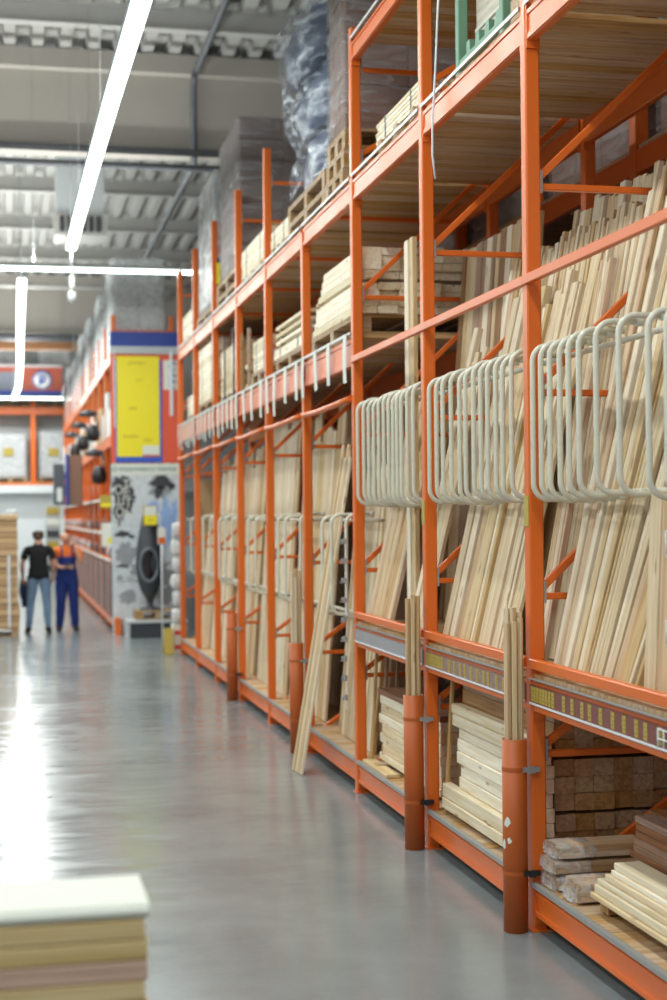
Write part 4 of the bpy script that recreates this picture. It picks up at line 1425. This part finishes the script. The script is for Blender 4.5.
MB().box(2.15, 2.42, YE - 0.022, YE - 0.019, 2.90, 3.06).build('white_label', M['paper'], bf)
MB().box(2.15, 2.42, YE - 0.0235, YE - 0.022, 2.885, 2.91).build('red_band', M['red'], bf)
# narrow white and blue side banner with hanging tapes
MB().box(2.50, 2.72, YE - 0.012, YE - 0.001, 3.98, 4.46).build('side_banner', M['paper'], ew)
bl = MB()
for z in (4.36, 4.16, 4.06):
    bl.tube([(2.655 + 0.05 * math.cos(a), YE - 0.016, z + 0.06 * math.sin(a)) for a in [0.6 + 4.6 * k / 12 for k in range(13)]], 0.014, 6)
bl.build('banner_print', M['blue'], ew)
for k, (x, z0, z1) in enumerate(((2.60, 3.55, 4.60), (1.69, 3.35, 4.62))):
    MB().box(x, x + (0.05 if k == 0 else 0.02), YE - 0.04, YE - 0.036, z0, z1).build('hanging_tape', M['strap'], ew)
# white poster with spray paint letters
wp = empty('graffiti_poster', (2.2, YE, 0.27), 'white poster wall with spray painted letters behind the dark stove', 'poster')
MB().box(X0 - 0.02, XR, YE, YE + 0.05, 0.0, 2.77).build('poster_sheet', M['poster_white'], wp)
MB().box(X0 - 0.02, XR, YE - 0.008, YE, 2.58, 2.77).build('title_band', M['paper'], wp)
text('Декоративного плитка', 0.095, (2.17, YE - 0.010, 2.68), M['teal_ink'], wp, name='title_lettering')


def blotch(name, cx, cz, w, h, mat, seed, parent, y=YE - 0.003, n=30):
    r_ = random.Random(seed)
    pts = []
    for k in range(n):
        a = 2 * math.pi * k / n
        q = r_.uniform(0.6, 1.15)
        pts.append((cx + w / 2 * q * math.cos(a), cz + h / 2 * q * math.sin(a)))
    return MB().prism(pts, 'Y', y - 0.001, y).build(name, M[mat], parent)


blotch('spray_patch', 1.83, 2.22, 0.38, 0.70, 'graf_dark', 21, wp, YE - 0.002)
blotch('spray_patch', 2.30, 1.0, 0.7, 0.5, 'graf_grey', 22, wp, YE - 0.002)
blotch('spray_patch', 1.85, 1.30, 0.34, 0.5, 'graf_grey', 23, wp, YE - 0.002)
blotch('spray_patch', 2.45, 2.38, 0.42, 0.42, 'graf_grey', 24, wp, YE - 0.002)
blotch('spray_patch', 1.80, 2.46, 0.34, 0.24, 'graf_dark', 1, wp)
blotch('spray_patch', 1.90, 2.20, 0.24, 0.40, 'graf_dark', 2, wp)
blotch('spray_patch', 1.76, 2.10, 0.20, 0.74, 'graf_dark', 3, wp)
blotch('spray_patch', 2.46, 2.48, 0.36, 0.26, 'graf_dark', 4, wp)
blotch('spray_patch', 2.40, 2.30, 0.16, 0.24, 'graf_dark', 5, wp)
blotch('spray_patch', 2.62, 2.40, 0.14, 0.14, 'graf_dark', 6, wp)
blotch('spray_patch', 2.32, 2.05, 0.22, 0.30, 'graf_blue', 7, wp)
blotch('spray_patch', 2.52, 1.80, 0.22, 0.95, 'graf_blue', 8, wp)
blotch('spray_patch', 2.40, 1.55, 0.24, 0.5, 'graf_blue', 9, wp, YE - 0.005)
blotch('spray_patch', 2.66, 1.95, 0.12, 0.5, 'graf_blue', 10, wp)
blotch('spray_patch', 1.81, 1.62, 0.26, 0.13, 'graf_dark', 11, wp)
blotch('spray_patch', 1.96, 1.58, 0.12, 0.07, 'graf_dark', 12, wp)
blotch('spray_patch', 1.80, 1.34, 0.22, 0.16, 'graf_grey', 13, wp)
blotch('spray_patch', 1.80, 1.10, 0.24, 0.05, 'graf_dark', 14, wp)
blotch('spray_patch', 1.76, 0.92, 0.1, 0.08, 'graf_grey', 15, wp)
blotch('spray_patch', 1.9, 0.60, 0.3, 0.3, 'graf_grey', 16, wp)
blotch('spray_patch', 2.5, 0.62, 0.34, 0.36, 'graf_grey', 17, wp)
for k, (ch, x, z) in enumerate((('О', 1.755, 2.33), ('Ш', 1.755, 2.15), ('О', 1.77, 1.97), ('У', 1.72, 1.84), ('Т', 1.88, 2.42), ('Е', 1.89, 2.30), ('Т', 1.91, 2.12), ('U', 1.92, 1.96))):
    text(ch, 0.21, (x, YE - 0.006, z), M['paper' if k < 8 else 'graf_dark'], wp, name='spray_letter')
text('BUBI', 0.14, (1.86, YE - 0.004, 0.88), M['graf_grey'], wp, name='spray_letter')
# plinth, pallet and stove in front of the poster
pt = empty('display_plinth', (2.3, 24.02, 0), 'low dark grey plinth with a light edge under the black stove', 'plinth')
MB().box(1.84, 2.72, 23.57, 24.55, 0.0, 0.235).build('plinth_body', M['dark_grey'], pt)
MB().box(1.80, 2.74, 23.55, 24.57, 0.236, 0.27).build('plinth_top', M['pale_grey'], pt)
MB().box(1.80, 1.84, 23.57, 24.55, 0.0, 0.235).build('plinth_end', M['pale_grey'], pt)
tag(MB().cbox(1.66, 1.76, 24.32, 24.57, 0, 0.27, 'Z', 0.01).build('corner_guard', M['orange']), 'orange corner guard on the floor at the foot of the display wall', 'corner guard')
pallet(1.95, 23.77, 0.272, 'small pale pallet on the plinth under the stove', 0.72, 0.66, 'display pallet', 5)
st = empty('pod_stove', (2.20, 24.08, 0.414), 'dark teardrop shaped stove with an oval window on a pallet', 'stove')
SZ = 0.414
MB().lathe([(0.17, SZ), (0.17, SZ + 0.02), (0.055, SZ + 0.05), (0.05, SZ + 0.14), (0.075, SZ + 0.19), (0.14, SZ + 0.30), (0.19, SZ + 0.45), (0.215, SZ + 0.62), (0.22, SZ + 0.80), (0.205, SZ + 1.0), (0.175, SZ + 1.18), (0.145, SZ + 1.33), (0.12, SZ + 1.46), (0.11, SZ + 1.52)], (2.20, 24.08, 0), 36).build('body', M['dark_grey'], st)
wn = MB()
pts = [(2.175 + 0.135 * math.cos(a), 24.08 - 0.222 + 0.05 * abs(math.cos(a)) ** 2, SZ + 0.72 + 0.26 * math.sin(a)) for a in [2 * math.pi * k / 32 for k in range(32)]]
wn.tube(pts, 0.028, 8, True)
wn.build('window_rim', M['rim_grey'], st)
gp = MB()
gp.add([(2.18, 24.08 - 0.226, SZ + 0.72)] + pts, [(0, 1 + k, 1 + (k + 1) % 32) for k in range(32)])
gp.build('window_glass', M['glass_dark'], st)
MB().tube([(2.20, 24.08, SZ + 1.52), (2.20, 24.08, SZ + 1.60)], 0.075, 16).build('flue_collar', M['dark_grey'], st)
pc = empty('price_board', (2.19, 23.82, SZ + 1.35), 'white and yellow price board on top of the stove', 'price board')
MB().box(2.10, 2.29, 23.84, 23.848, SZ + 1.51, SZ + 1.65).build('white_half', M['paper'], pc)
MB().box(2.10, 2.29, 23.84, 23.848, SZ + 1.36, SZ + 1.509).build('yellow_half', M['yellow'], pc)
MB().box(2.085, 2.305, 23.849, 23.856, SZ + 1.345, SZ + 1.665).build('board_back', M['label_yellow'], pc)
MB().box(2.165, 2.245, 23.838, 23.84, SZ + 1.42, SZ + 1.45).build('price_print', M['yellow_dark'], pc)
# posters on the corner of the tool rack
for k, (y, z0, z1, w) in enumerate(((24.70, 1.42, 1.80, 0.26), (24.70, 2.05, 2.26, 0.22))):
    t = empty('corner_notice', (1.56, y, z0), f'{["lower white", "upper yellow"][k]} notice hung at the corner of the far tool rack', 'notice', 'notices at the far rack corner')
    MB().box(1.48 - k * 0.02, 1.48 + w - k * 0.02, y, y + 0.008, z0, z1).build('sheet', M['paper' if k == 0 else 'label_yellow'], t)
    MB().prism([(1.55, z0 + 0.06), (1.68, z0 + 0.06), (1.615, z0 + 0.18)] if k == 0 else [(1.47, z0 + 0.02), (1.66, z0 + 0.02), (1.66, z0 + 0.08), (1.47, z0 + 0.08)], 'Y', y - 0.003, y - 0.0005).build('yellow_print', M['yellow'], t)
# white sacks hanging in a column at the far rack end, with boxes and a yellow stand
R4 = random.Random(9)
prev = None
for k in range(6):
    z = 0.405 + k * 0.238
    o = crinkle(MB(), 2.20 + 0.02 * (k % 2), 2.40, 20.77, 21.03, z, z + 0.225, 8, 8, 8, 0.014, k + 2, 6, 0.7).build('white_sack', M['bag_white'])
    tag(o, f'rounded white sack in the column by the last rack post, {nth(k)} from the bottom', 'sack', 'white sacks by the last post')
for k in range(2):
    t = empty('white_box', (2.3, 20.9, 0.2 * k), f'{["bottom", "upper"][k]} white and red box under the column of white sacks', 'box', 'boxes under the white sacks')
    MB().cbox(2.21, 2.41, 20.76, 21.05, 0.2 * k + 0.002, 0.2 * k + 0.20, 'Z', 0.008).build('carton', M['paper'], t)
    MB().box(2.23, 2.33, 20.757, 20.7595, 0.2 * k + 0.06, 0.2 * k + 0.12).build('red_print', M['red'], t)
ys = empty('floor_stand', (2.135, 20.7, 0), 'yellow folding floor stand beside the boxes at the last rack post', 'floor stand')
for s, y in ((-1, 20.55), (1, 20.85)):
    MB().bar((2.135, y, 0.008), (2.135, 20.7 + s * 0.012, 0.36), 0.13, 0.015, (0, 1, 0)).build('stand_leaf', M['label_yellow'], ys)
t = empty('tag_card', (2.47, 22.0, 1.35), 'small orange and yellow tag sticking out beside the last rack post', 'tag')
MB().box(2.10, 2.22, 21.7, 21.705, 1.50, 1.74).build('card', M['paper'], t)
MB().box(2.11, 2.21, 21.695, 21.699, 1.51, 1.60).build('orange_print', M['orange'], t)
tag(MB().tube([(2.16, 21.71, 0.0), (2.16, 21.71, 1.76)], 0.012, 8).build('tag_pole', M['strap']), 'thin white pole that carries the small orange and yellow tag', 'pole')

# hanging blue light box
t = empty('hanging_sign', (1.2, 30.0, 2.15), 'dark blue double sign box hanging over the aisle by the far tool rack', 'sign')
MB().cbox(1.16, 1.43, 29.9, 30.6, 2.14, 3.13, 'Z', 0.01).build('brown_face', M['carton'], t)
MB().box(1.12, 1.16, 29.86, 30.62, 2.12, 3.15).build('blue_edge', M['blue'], t)
MB().cbox(0.90, 1.11, 30.7, 31.3, 2.16, 2.98, 'Z', 0.01).build('far_face', M['steel_dark'], t)
MB().box(0.955, 1.06, 30.69, 30.70, 2.22, 2.5).build('white_print', M['paper'], t)
MB().tube([(1.3, 30.2, 3.1), (1.3, 30.2, 8.8)], 0.008, 6).build('wire', M['galv'], t)

# ------------------------------------------------------------------ rack and sign on the back wall
br = empty('wall_pallet_rack', (0, 49.6, 2.95), 'orange pallet rack of wrapped goods set on the ledge of the back wall', 'pallet rack')
struct(MB().box(-14, 6, 49.0, 50.6, 2.7, 2.95).build('wall_ledge', M['white_paint']))
struct(MB().box(-14, 6, 49.4, 50.6, 0, 2.7).build('wall_back_lower', M['white_paint']))
for x in (-4.7, -2.0, 0.72, 3.4):
    MB().cbox(x, x + 0.16, 49.15, 49.3, 2.95, 6.2, 'Z', 0.01).build('post', M['orange'], br)
    MB().cbox(x, x + 0.16, 50.2, 50.35, 2.95, 6.2, 'Z', 0.01).build('post', M['orange'], br)
for x0, x1 in ((-4.54, -2.0), (-1.84, 0.72), (0.88, 3.4)):
    for z in (5.22, 2.96):
        MB().cbox(x0, x1, 49.15, 49.22, z, z + (0.24 if z > 3 else 0.06), 'X', 0.01).build('beam', M['orange'], br)
        MB().box(x0, x1, 49.2, 50.4, z + (0.24 if z > 3 else 0.06), z + (0.26 if z > 3 else 0.08)).build('shelf_deck', M['deck_x'], br)
R5 = random.Random(4)
k = 0
for z in (3.045, 5.485):
    for x in (-1.75, -0.45, 0.98, 2.2):
        pallet(x, 49.3, z, f'pallet on the {"lower" if z < 4 else "upper"} wall rack level, {nth([-1.75, -0.45, 0.98, 2.2].index(x))} from the left', 1.05, 0.9, 'pallets on the wall rack', 5)
        k += 1
        w = wrapped_cartons(x, 49.3, z + 0.142, 1.05, 0.9, (1.72 if z > 4 else 1.5) + R5.uniform(-0.1, 0.12), f'whitish wrapped goods on the {"lower" if z < 4 else "upper"} wall rack level, {nth([-1.75, -0.45, 0.98, 2.2].index(x))} from the left', 'bag_white', 'film_milky', 'wrapped goods on the wall rack', 3)
        MB().box(x + 0.3, x + 0.62, 49.27, 49.285, z + 0.85, z + 1.1).build('yellow_label', M['label_yellow'], w)
sb = empty('store_sign', (0.5, 48.9, 5.9), 'brick red sign band with a round blue and white emblem high on the back wall', 'sign')
MB().box(0.42, 1.72, 48.8, 48.9, 5.95, 6.72).build('red_band', M['red_dim'], sb)
MB().box(-8, 0.42, 48.8, 48.9, 5.95, 6.55).build('grey_picture', M['grey_pic'], sb)
MB().box(-8, 0.42, 48.8, 48.9, 6.55, 6.72).build('red_band', M['red_dim'], sb)
MB().box(-8, 1.72, 48.78, 48.9, 5.80, 5.95).build('blue_band', M['blue'], sb)
MB().box(-8, 1.72, 48.78, 48.9, 6.72, 6.78).build('grey_band', M['pale_grey'], sb)
for xx in (-0.64, 0.63):
    MB().box(xx, xx + 0.05, 48.9, 50.599, 6.3, 6.36).build('bracket', M['steel_dark'], sb)
em = MB().lathe([(0.30, 0), (0.30, 0.03), (0.001, 0.03)], (0, 0, 0), 32)
for v in em.v:
    v.x, v.y, v.z = 1.09 + v.x, 48.79 - v.z, 6.30 + v.y
emo = em.build('emblem_disc', M['paper'], sb)
rg = MB().tube([(1.09 + 0.27 * math.cos(a), 48.755, 6.30 + 0.27 * math.sin(a)) for a in [2 * math.pi * k / 32 for k in range(32)]], 0.022, 8, True)
rg.build('emblem_ring', M['blue'], emo)
em2 = MB()
em2.box(0.98, 1.05, 48.735, 48.755, 6.12, 6.46)
em2.tube([(1.06 + 0.11 * math.sin(a), 48.745, 6.35 + 0.09 * math.cos(a)) for a in [math.pi * k / 10 for k in range(11)]], 0.035, 6)
em2.box(1.05, 1.2, 48.735, 48.755, 6.20, 6.25)
em2.build('emblem_letter', M['blue'], emo)
# low goods by the back wall
t = empty('goods_rack', (1.25, 44.0, 0), 'narrow grey display stand of small goods near the back wall behind the men', 'display stand')
MB().box(1.05, 1.45, 44.0, 44.5, 0, 2.3).build('stand_body', M['pale_grey'], t)
for k in range(6):
    MB().box(1.07, 1.43, 43.95, 44.0, 0.35 + 0.33 * k, 0.55 + 0.33 * k).build('goods_row', M[['dark_grey', 'paper', 'label_yellow'][k % 3]], t)

# ------------------------------------------------------------------ stack of brown boxes on the left
R6 = random.Random(3)
for k in range(19):
    wide = k < 4
    x1 = (0.165 if wide else 0.135) + R6.uniform(-0.008, 0.008)
    z = 0.141 + k * 0.0955
    o = MB().cbox(-0.95, x1, 24.5 + R6.uniform(0, 0.03), 25.5, z, z + 0.095, 'X', 0.016).build('flat_carton', M[('carton_pale', 'flat_tan')[k % 2]])
    o.location.z += 0.0
    tag(o, f'flat tan carton in the tall stack beside the man in black, {nth(k)} from the floor', 'carton', 'flat cartons in the tall stack')
pallet(-0.95, 24.5, 0, 'pallet under the tall stack of flat tan cartons', 1.1, 1.0, 'pallet under the cartons')
tag(MB().box(-0.02, 0.02, 24.488, 24.496, 0.15, 1.3).build('carton_strap', M['strap']), 'white strap hanging down the front of the tall carton stack', 'strap')
tag(crinkle(MB(), -0.05, 0.14, 24.55, 24.9, 1.955, 2.03, 6, 6, 3, 0.02, 4, 4, 0.5).build('film_scrap', M['film_milky']), 'scrap of white film on top of the tall carton stack', 'film')

# ------------------------------------------------------------------ the two men
def skin_body(name, joints, bones, mat, parent):
    """grow one continuous body surface over a skeleton of joints {name: (pos, rx, ry)}"""
    keys = list(joints)
    me = bpy.data.meshes.new(name)
    me.from_pydata([joints[k][0] for k in keys], [(keys.index(a), keys.index(b_)) for a, b_ in bones], [])
    o = bpy.data.objects.new(name, me)
    COL.objects.link(o)
    o.modifiers.new('Skin', 'SKIN')
    if not me.skin_vertices:
        bpy.context.view_layer.objects.active = o
        bpy.ops.mesh.customdata_skin_add()
    for i, k in enumerate(keys):
        sv = me.skin_vertices[0].data[i]
        sv.radius = (joints[k][1], joints[k][2])
        sv.use_root = (k == 'pelvis')
    ss = o.modifiers.new('Sub', 'SUBSURF')
    ss.levels = ss.render_levels = 2
    bpy.context.view_layer.update()
    dg = bpy.context.evaluated_depsgraph_get()
    nm = bpy.data.meshes.new_from_object(o.evaluated_get(dg))
    bpy.data.objects.remove(o)
    nm.name = name
    nm.materials.clear()
    nm.materials.append(mat)
    nm.polygons.foreach_set('use_smooth', [True] * len(nm.polygons))
    b_ = bpy.data.objects.new(name, nm)
    COL.objects.link(b_)
    b_.parent = parent
    return b_


def region_of(p, joints, bones):
    best, bb, bt = 1e9, None, 0
    for a, b_ in bones:
        A, B = Vector(joints[a][0]), Vector(joints[b_][0])
        d = B - A
        t = max(0, min(1, (p - A).dot(d) / max(1e-9, d.length_squared)))
        r = joints[a][1] * (1 - t) + joints[b_][1] * t
        q = (p - (A + d * t)).length - r
        if q < best:
            best, bb, bt = q, (a, b_), t
    return bb, bt


def garment(body, keep, off, name, mat, parent, wob=0.004):
    """a shell lifted off part of the body surface, with thickness at its hems"""
    me = body.data
    nv = [v.normal.copy() for v in me.vertices]
    faces = [p for p in me.polygons if keep(p.center)]
    used = sorted({i for p in faces for i in p.vertices})
    ix = {v: k for k, v in enumerate(used)}
    mb = MB()
    vs = []
    for v in used:
        co = me.vertices[v].co
        vs.append(co + nv[v] * (off + wob * mnoise.noise(co * 14)))
    n = len(vs)
    inner = [me.vertices[v].co + nv[v] * 0.002 for v in used]
    fs = [tuple(ix[i] for i in p.vertices) for p in faces]
    cnt = {}
    for f in fs:
        for a, b_ in zip(f, f[1:] + f[:1]):
            cnt[(min(a, b_), max(a, b_))] = cnt.get((min(a, b_), max(a, b_)), 0) + 1
    rim = []
    for f in fs:
        for a, b_ in zip(f, f[1:] + f[:1]):
            if cnt[(min(a, b_), max(a, b_))] == 1:
                rim.append((b_, a, n + a, n + b_))
    mb.add(vs + inner, fs + rim, True)
    g = mb.build(name, mat, origin=(0, 0, 0))
    g.parent = parent
    return g


def arm(J, B, side, sh, el, wr, hd, curl):
    s = side
    J['sh' + s] = (sh, 0.056, 0.056)
    el, wr, hd = Vector(el), Vector(wr), Vector(hd)
    J['up' + s] = (Vector(sh).lerp(el, 0.5), 0.052, 0.052)
    J['el' + s] = (el, 0.042, 0.042)
    J['fo' + s] = (el.lerp(wr, 0.35), 0.041, 0.041)
    J['wr' + s] = (wr, 0.026, 0.026)
    J['pa' + s] = (hd, 0.036, 0.020)
    B += [('chest', 'sh' + s), ('sh' + s, 'up' + s), ('up' + s, 'el' + s), ('el' + s, 'fo' + s), ('fo' + s, 'wr' + s), ('wr' + s, 'pa' + s)]
    d = (hd - wr).normalized()
    c = Vector(curl).normalized()
    sd = d.cross(c).normalized()
    for k in range(4):
        w = (k - 1.5) * 0.019
        L = [0.066, 0.078, 0.074, 0.058][k]
        p0 = hd + d * 0.022 + sd * w
        p1 = p0 + d * L * 0.55 + c * L * 0.15
        p2 = p1 + d * L * 0.25 + c * L * 0.40
        J[f'fa{k}{s}'] = (p0, 0.0095, 0.0095)
        J[f'fb{k}{s}'] = (p1, 0.009, 0.009)
        J[f'fc{k}{s}'] = (p2, 0.008, 0.008)
        B += [('pa' + s, f'fa{k}{s}'), (f'fa{k}{s}', f'fb{k}{s}'), (f'fb{k}{s}', f'fc{k}{s}')]
    t0 = wr.lerp(hd, 0.55) + sd * 0.034
    J['ta' + s] = (t0, 0.011, 0.011)
    J['tb' + s] = (t0 + d * 0.035 + sd * 0.022 + c * 0.012, 0.0105, 0.0105)
    J['tc' + s] = (t0 + d * 0.06 + sd * 0.022 + c * 0.025, 0.009, 0.009)
    B += [('pa' + s, 'ta' + s), ('ta' + s, 'tb' + s), ('tb' + s, 'tc' + s)]


def leg(J, B, side, hip, kn, an, toe):
    s = side
    hip, kn, an, toe = Vector(hip), Vector(kn), Vector(an), Vector(toe)
    J['hi' + s] = (hip, 0.098, 0.098)
    J['th' + s] = (hip.lerp(kn, 0.45), 0.082, 0.082)
    J['kn' + s] = (kn, 0.058, 0.058)
    J['ca' + s] = (kn.lerp(an, 0.35), 0.058, 0.058)
    J['an' + s] = (an, 0.040, 0.040)
    J['he' + s] = (Vector((an.x, an.y, 0.045)), 0.042, 0.042)
    J['to' + s] = (toe, 0.040, 0.032)
    B += [('pelvis', 'hi' + s), ('hi' + s, 'th' + s), ('th' + s, 'kn' + s), ('kn' + s, 'ca' + s), ('ca' + s, 'an' + s), ('an' + s, 'he' + s), ('he' + s, 'to' + s)]


def torso(J, B, f, top, tilt=(0, 0)):
    """f is +1 when the person faces away from the camera, -1 when towards it"""
    k = top / 1.72
    J['pelvis'] = (Vector((0, 0, 0.94 * k)), 0.145, 0.105)
    J['waist'] = (Vector((0, 0, 1.08 * k)), 0.135, 0.098)
    J['chest'] = (Vector((0, 0, 1.29 * k)), 0.148, 0.105)
    J['collar'] = (Vector((0, -0.01 * f, 1.42 * k)), 0.085, 0.075)
    J['neck'] = (Vector((0, 0.0, 1.475 * k)), 0.054, 0.054)
    tx, ty = tilt
    J['jaw'] = (Vector((tx * 0.5, ty * 0.5 + 0.022 * f, 1.535 * k)), 0.062, 0.066)
    J['face'] = (Vector((tx, ty + 0.016 * f, 1.60 * k)), 0.082, 0.094)
    J['skull'] = (Vector((tx, ty + 0.0 * f, 1.665 * k)), 0.078, 0.090)
    J['nose'] = (Vector((tx, ty + 0.112 * f, 1.585 * k)), 0.012, 0.014)
    J['ear_a'] = (Vector((tx - 0.082, ty - 0.005 * f, 1.59 * k)), 0.010, 0.022)
    J['ear_b'] = (Vector((tx + 0.082, ty - 0.005 * f, 1.59 * k)), 0.010, 0.022)
    B += [('pelvis', 'waist'), ('waist', 'chest'), ('chest', 'collar'), ('collar', 'neck'), ('neck', 'jaw'), ('jaw', 'face'), ('face', 'skull'),
          ('face', 'nose'), ('face', 'ear_a'), ('face', 'ear_b')]
    return k


def eyes_mouth(parent, J, f):
    c = Vector(J['face'][0])
    for sx in (-1, 1):
        q = MB().lathe([(0.001, -0.009), (0.009, -0.004), (0.010, 0.0), (0.009, 0.004), (0.001, 0.009)], (c.x + sx * 0.032, c.y + 0.078 * f, c.z + 0.006), 10).build('eye', M['ink'], origin=(0, 0, 0))
        q.parent = parent
    q = MB().tube([(c.x - 0.024, c.y + 0.082 * f, c.z - 0.052), (c.x, c.y + 0.090 * f, c.z - 0.054), (c.x + 0.024, c.y + 0.082 * f, c.z - 0.052)], 0.006, 8).build('mouth', M['red'], origin=(0, 0, 0))
    q.parent = parent


TORSO = {('pelvis', 'waist'), ('waist', 'chest'), ('chest', 'collar')}
# man in black, seen from behind
J, B = {}, []
k = torso(J, B, 1, 1.74, (0.0, 0.01))
arm(J, B, 'l', (-0.18, 0, 1.395), (-0.265, -0.03, 1.14), (-0.255, 0.06, 0.92), (-0.25, 0.085, 0.85), (0.6, 0.8, 0))
arm(J, B, 'r', (0.18, 0, 1.395), (0.262, 0.0, 1.14), (0.235, 0.12, 0.93), (0.225, 0.16, 0.865), (-0.6, 0.8, 0))
leg(J, B, 'l', (-0.095, 0, 0.90), (-0.13, 0.02, 0.50), (-0.165, -0.01, 0.10), (-0.205, 0.14, 0.042))
leg(J, B, 'r', (0.095, 0, 0.90), (0.13, 0.01, 0.50), (0.15, -0.02, 0.10), (0.18, 0.14, 0.042))
p1 = empty('person', (0.475, 25.2, 0), 'man in a black T-shirt and washed jeans seen from behind, jacket in his hand', 'person')
bd = skin_body('body', J, B, M['skin'], p1)
reg = lambda p: region_of(p, J, B)


def shirt1(p):
    b_, t = reg(p)
    if b_ in TORSO:
        return p.z > 0.90 and p.z < 1.475
    if b_[0] == 'chest':
        return True
    return b_[0][:2] == 'sh' or (b_[0][:2] == 'up' and t < 0.35) or (b_[1][:2] == 'hi' and p.z > 0.90)


def jeans1(p):
    b_, t = reg(p)
    return (b_[0][:2] in ('hi', 'th', 'kn', 'ca') or b_[1][:2] == 'hi' or (b_ == ('pelvis', 'waist') and p.z < 1.0)) and p.z > 0.085


def shoes(p):
    b_, t = reg(p)
    return b_[0][:2] in ('an', 'he') or p.z < 0.10


garment(bd, shirt1, 0.013, 't_shirt', M['tshirt'], p1, 0.012)
garment(bd, jeans1, 0.012, 'jeans', M['jeans'], p1, 0.012)
garment(bd, shoes, 0.010, 'shoe_pair', M['boot'], p1, 0.0)
garment(bd, lambda p: reg(p)[0][1] in ('skull', 'face', 'jaw') and p.z > (1.525 * k if p.y < 0.0 else 1.575 * k if p.y < 0.04 else 1.655 * k), 0.010, 'hair', M['hair'], p1, 0.006)
eyes_mouth(p1, J, 1)
jk = MB()
crinkle(jk, 0.185, 0.33, 25.295, 25.45, 0.42, 0.86, 8, 7, 14, 0.05, 6, 6, 0.5)
jk.v = [Vector((v.x - 0.02 * math.sin((v.z - 0.5) * 9), v.y, v.z)) for v in jk.v]
tag(jk.build('held_jacket', M['jacket']), "navy jacket hanging from the left hand of the man in black", 'jacket')

# man in blue dungarees, facing the camera, hand to his ear
J2, B2 = {}, []
k2 = torso(J2, B2, -1, 1.68, (-0.02, -0.02))
arm(J2, B2, 'l', (-0.185, 0, 1.36), (-0.245, -0.02, 1.12), (-0.09, -0.23, 1.07), (-0.02, -0.26, 1.075), (0.2, 0.1, 0.9))
arm(J2, B2, 'r', (0.185, 0, 1.36), (0.25, -0.10, 1.14), (0.135, -0.12, 1.40), (0.105, -0.10, 1.475), (-0.9, 0.2, 0.1))
leg(J2, B2, 'l', (-0.09, 0, 0.87), (-0.10, -0.02, 0.48), (-0.125, 0.02, 0.10), (-0.15, -0.13, 0.042))
leg(J2, B2, 'r', (0.09, 0, 0.87), (0.11, -0.02, 0.48), (0.135, 0.02, 0.10), (0.165, -0.13, 0.042))
p2 = empty('person', (0.945, 25.5, 0), 'man in blue dungarees and orange shirt facing the camera, one hand raised to his ear', 'person')
bd2 = skin_body('body', J2, B2, M['skin'], p2)
reg2 = lambda p: region_of(p, J2, B2)


def shirt2(p):
    b_, t = reg2(p)
    if b_ in TORSO:
        return p.z < 1.44 and p.z > 0.95
    if b_[0] == 'chest':
        return True
    return b_[0][:2] == 'sh' or (b_[0][:2] == 'up' and t < 0.5)


def overalls(p):
    b_, t = reg2(p)
    if p.z < 0.06:
        return False
    if b_[0][:2] in ('hi', 'th', 'kn', 'ca', 'an') or b_[1][:2] == 'hi':
        return True
    if b_ in TORSO:
        return p.z < 1.06 or (p.z < 1.24 and abs(p.x) < 0.125 and p.y < 0)
    return False


garment(bd2, shirt2, 0.014, 'shirt', M['shirt_orange'], p2, 0.01)
garment(bd2, overalls, 0.026, 'dungarees', M['overall'], p2, 0.012)
garment(bd2, lambda p: reg2(p)[0][0][:2] in ('an', 'he') and p.z < 0.1, 0.012, 'shoe_pair', M['boot'], p2, 0.0)
garment(bd2, lambda p: reg2(p)[0][0] in ('face', 'jaw') and reg2(p)[0][1] in ('skull', 'face') and 1.57 * k2 < p.z < 1.65 * k2 and p.y > 0.0, 0.006, 'hair', M['hair'], p2, 0.003)
eyes_mouth(p2, J2, -1)
for sx in (-1, 1):
    so = MB().tube([(sx * 0.085, -0.140, 1.20), (sx * 0.085, -0.145, 1.30), (sx * 0.09, -0.09, 1.41), (sx * 0.085, 0.02, 1.445), (sx * 0.07, 0.135, 1.33), (sx * 0.03, 0.145, 1.10)], 0.013, 8).build('shoulder_strap', M['overall'], origin=(0, 0, 0))
    so.parent = p2
pk = MB().box(0.02, 0.10, -0.158, -0.150, 1.04, 1.11).build('name_badge', M['carton_pale'], origin=(0, 0, 0))
pk.parent = p2
tag(MB().cbox(0.945 - 0.055, 0.945 + 0.05, 25.5 - 0.34, 25.5 - 0.20, 1.120, 1.132, 'Y', 0.003).build('phone', M['ink']), 'dark phone lying in the right hand of the man in dungarees', 'phone')

# ------------------------------------------------------------------ blurred pile right in front of the camera
for k in range(22):
    h = 0.042
    z = 0.145 + k * 0.0422
    x1 = 0.272 - (0.0 if k % 3 else 0.006)
    for c in range(2):
        o = MB().cbox(-1.05, x1, 3.10 + c * 0.135, 3.10 + c * 0.135 + 0.132, z, z + h - 0.002, 'X', 0.004).build('pile_plank', M[['pile_pale', 'pile_pale', 'pile_warm', 'pile_pale', 'pile_brown'][k % 5]])
        tag(o, f'{["near", "far"][c]} plank of the {nth(k)} layer in the blurred pile close by', 'plank', 'planks in the pile close to the camera')
pallet(-1.05, 3.05, 0, 'pallet under the blurred pile close to the camera', 1.3, 0.4, 'pallet under the near pile', 3)
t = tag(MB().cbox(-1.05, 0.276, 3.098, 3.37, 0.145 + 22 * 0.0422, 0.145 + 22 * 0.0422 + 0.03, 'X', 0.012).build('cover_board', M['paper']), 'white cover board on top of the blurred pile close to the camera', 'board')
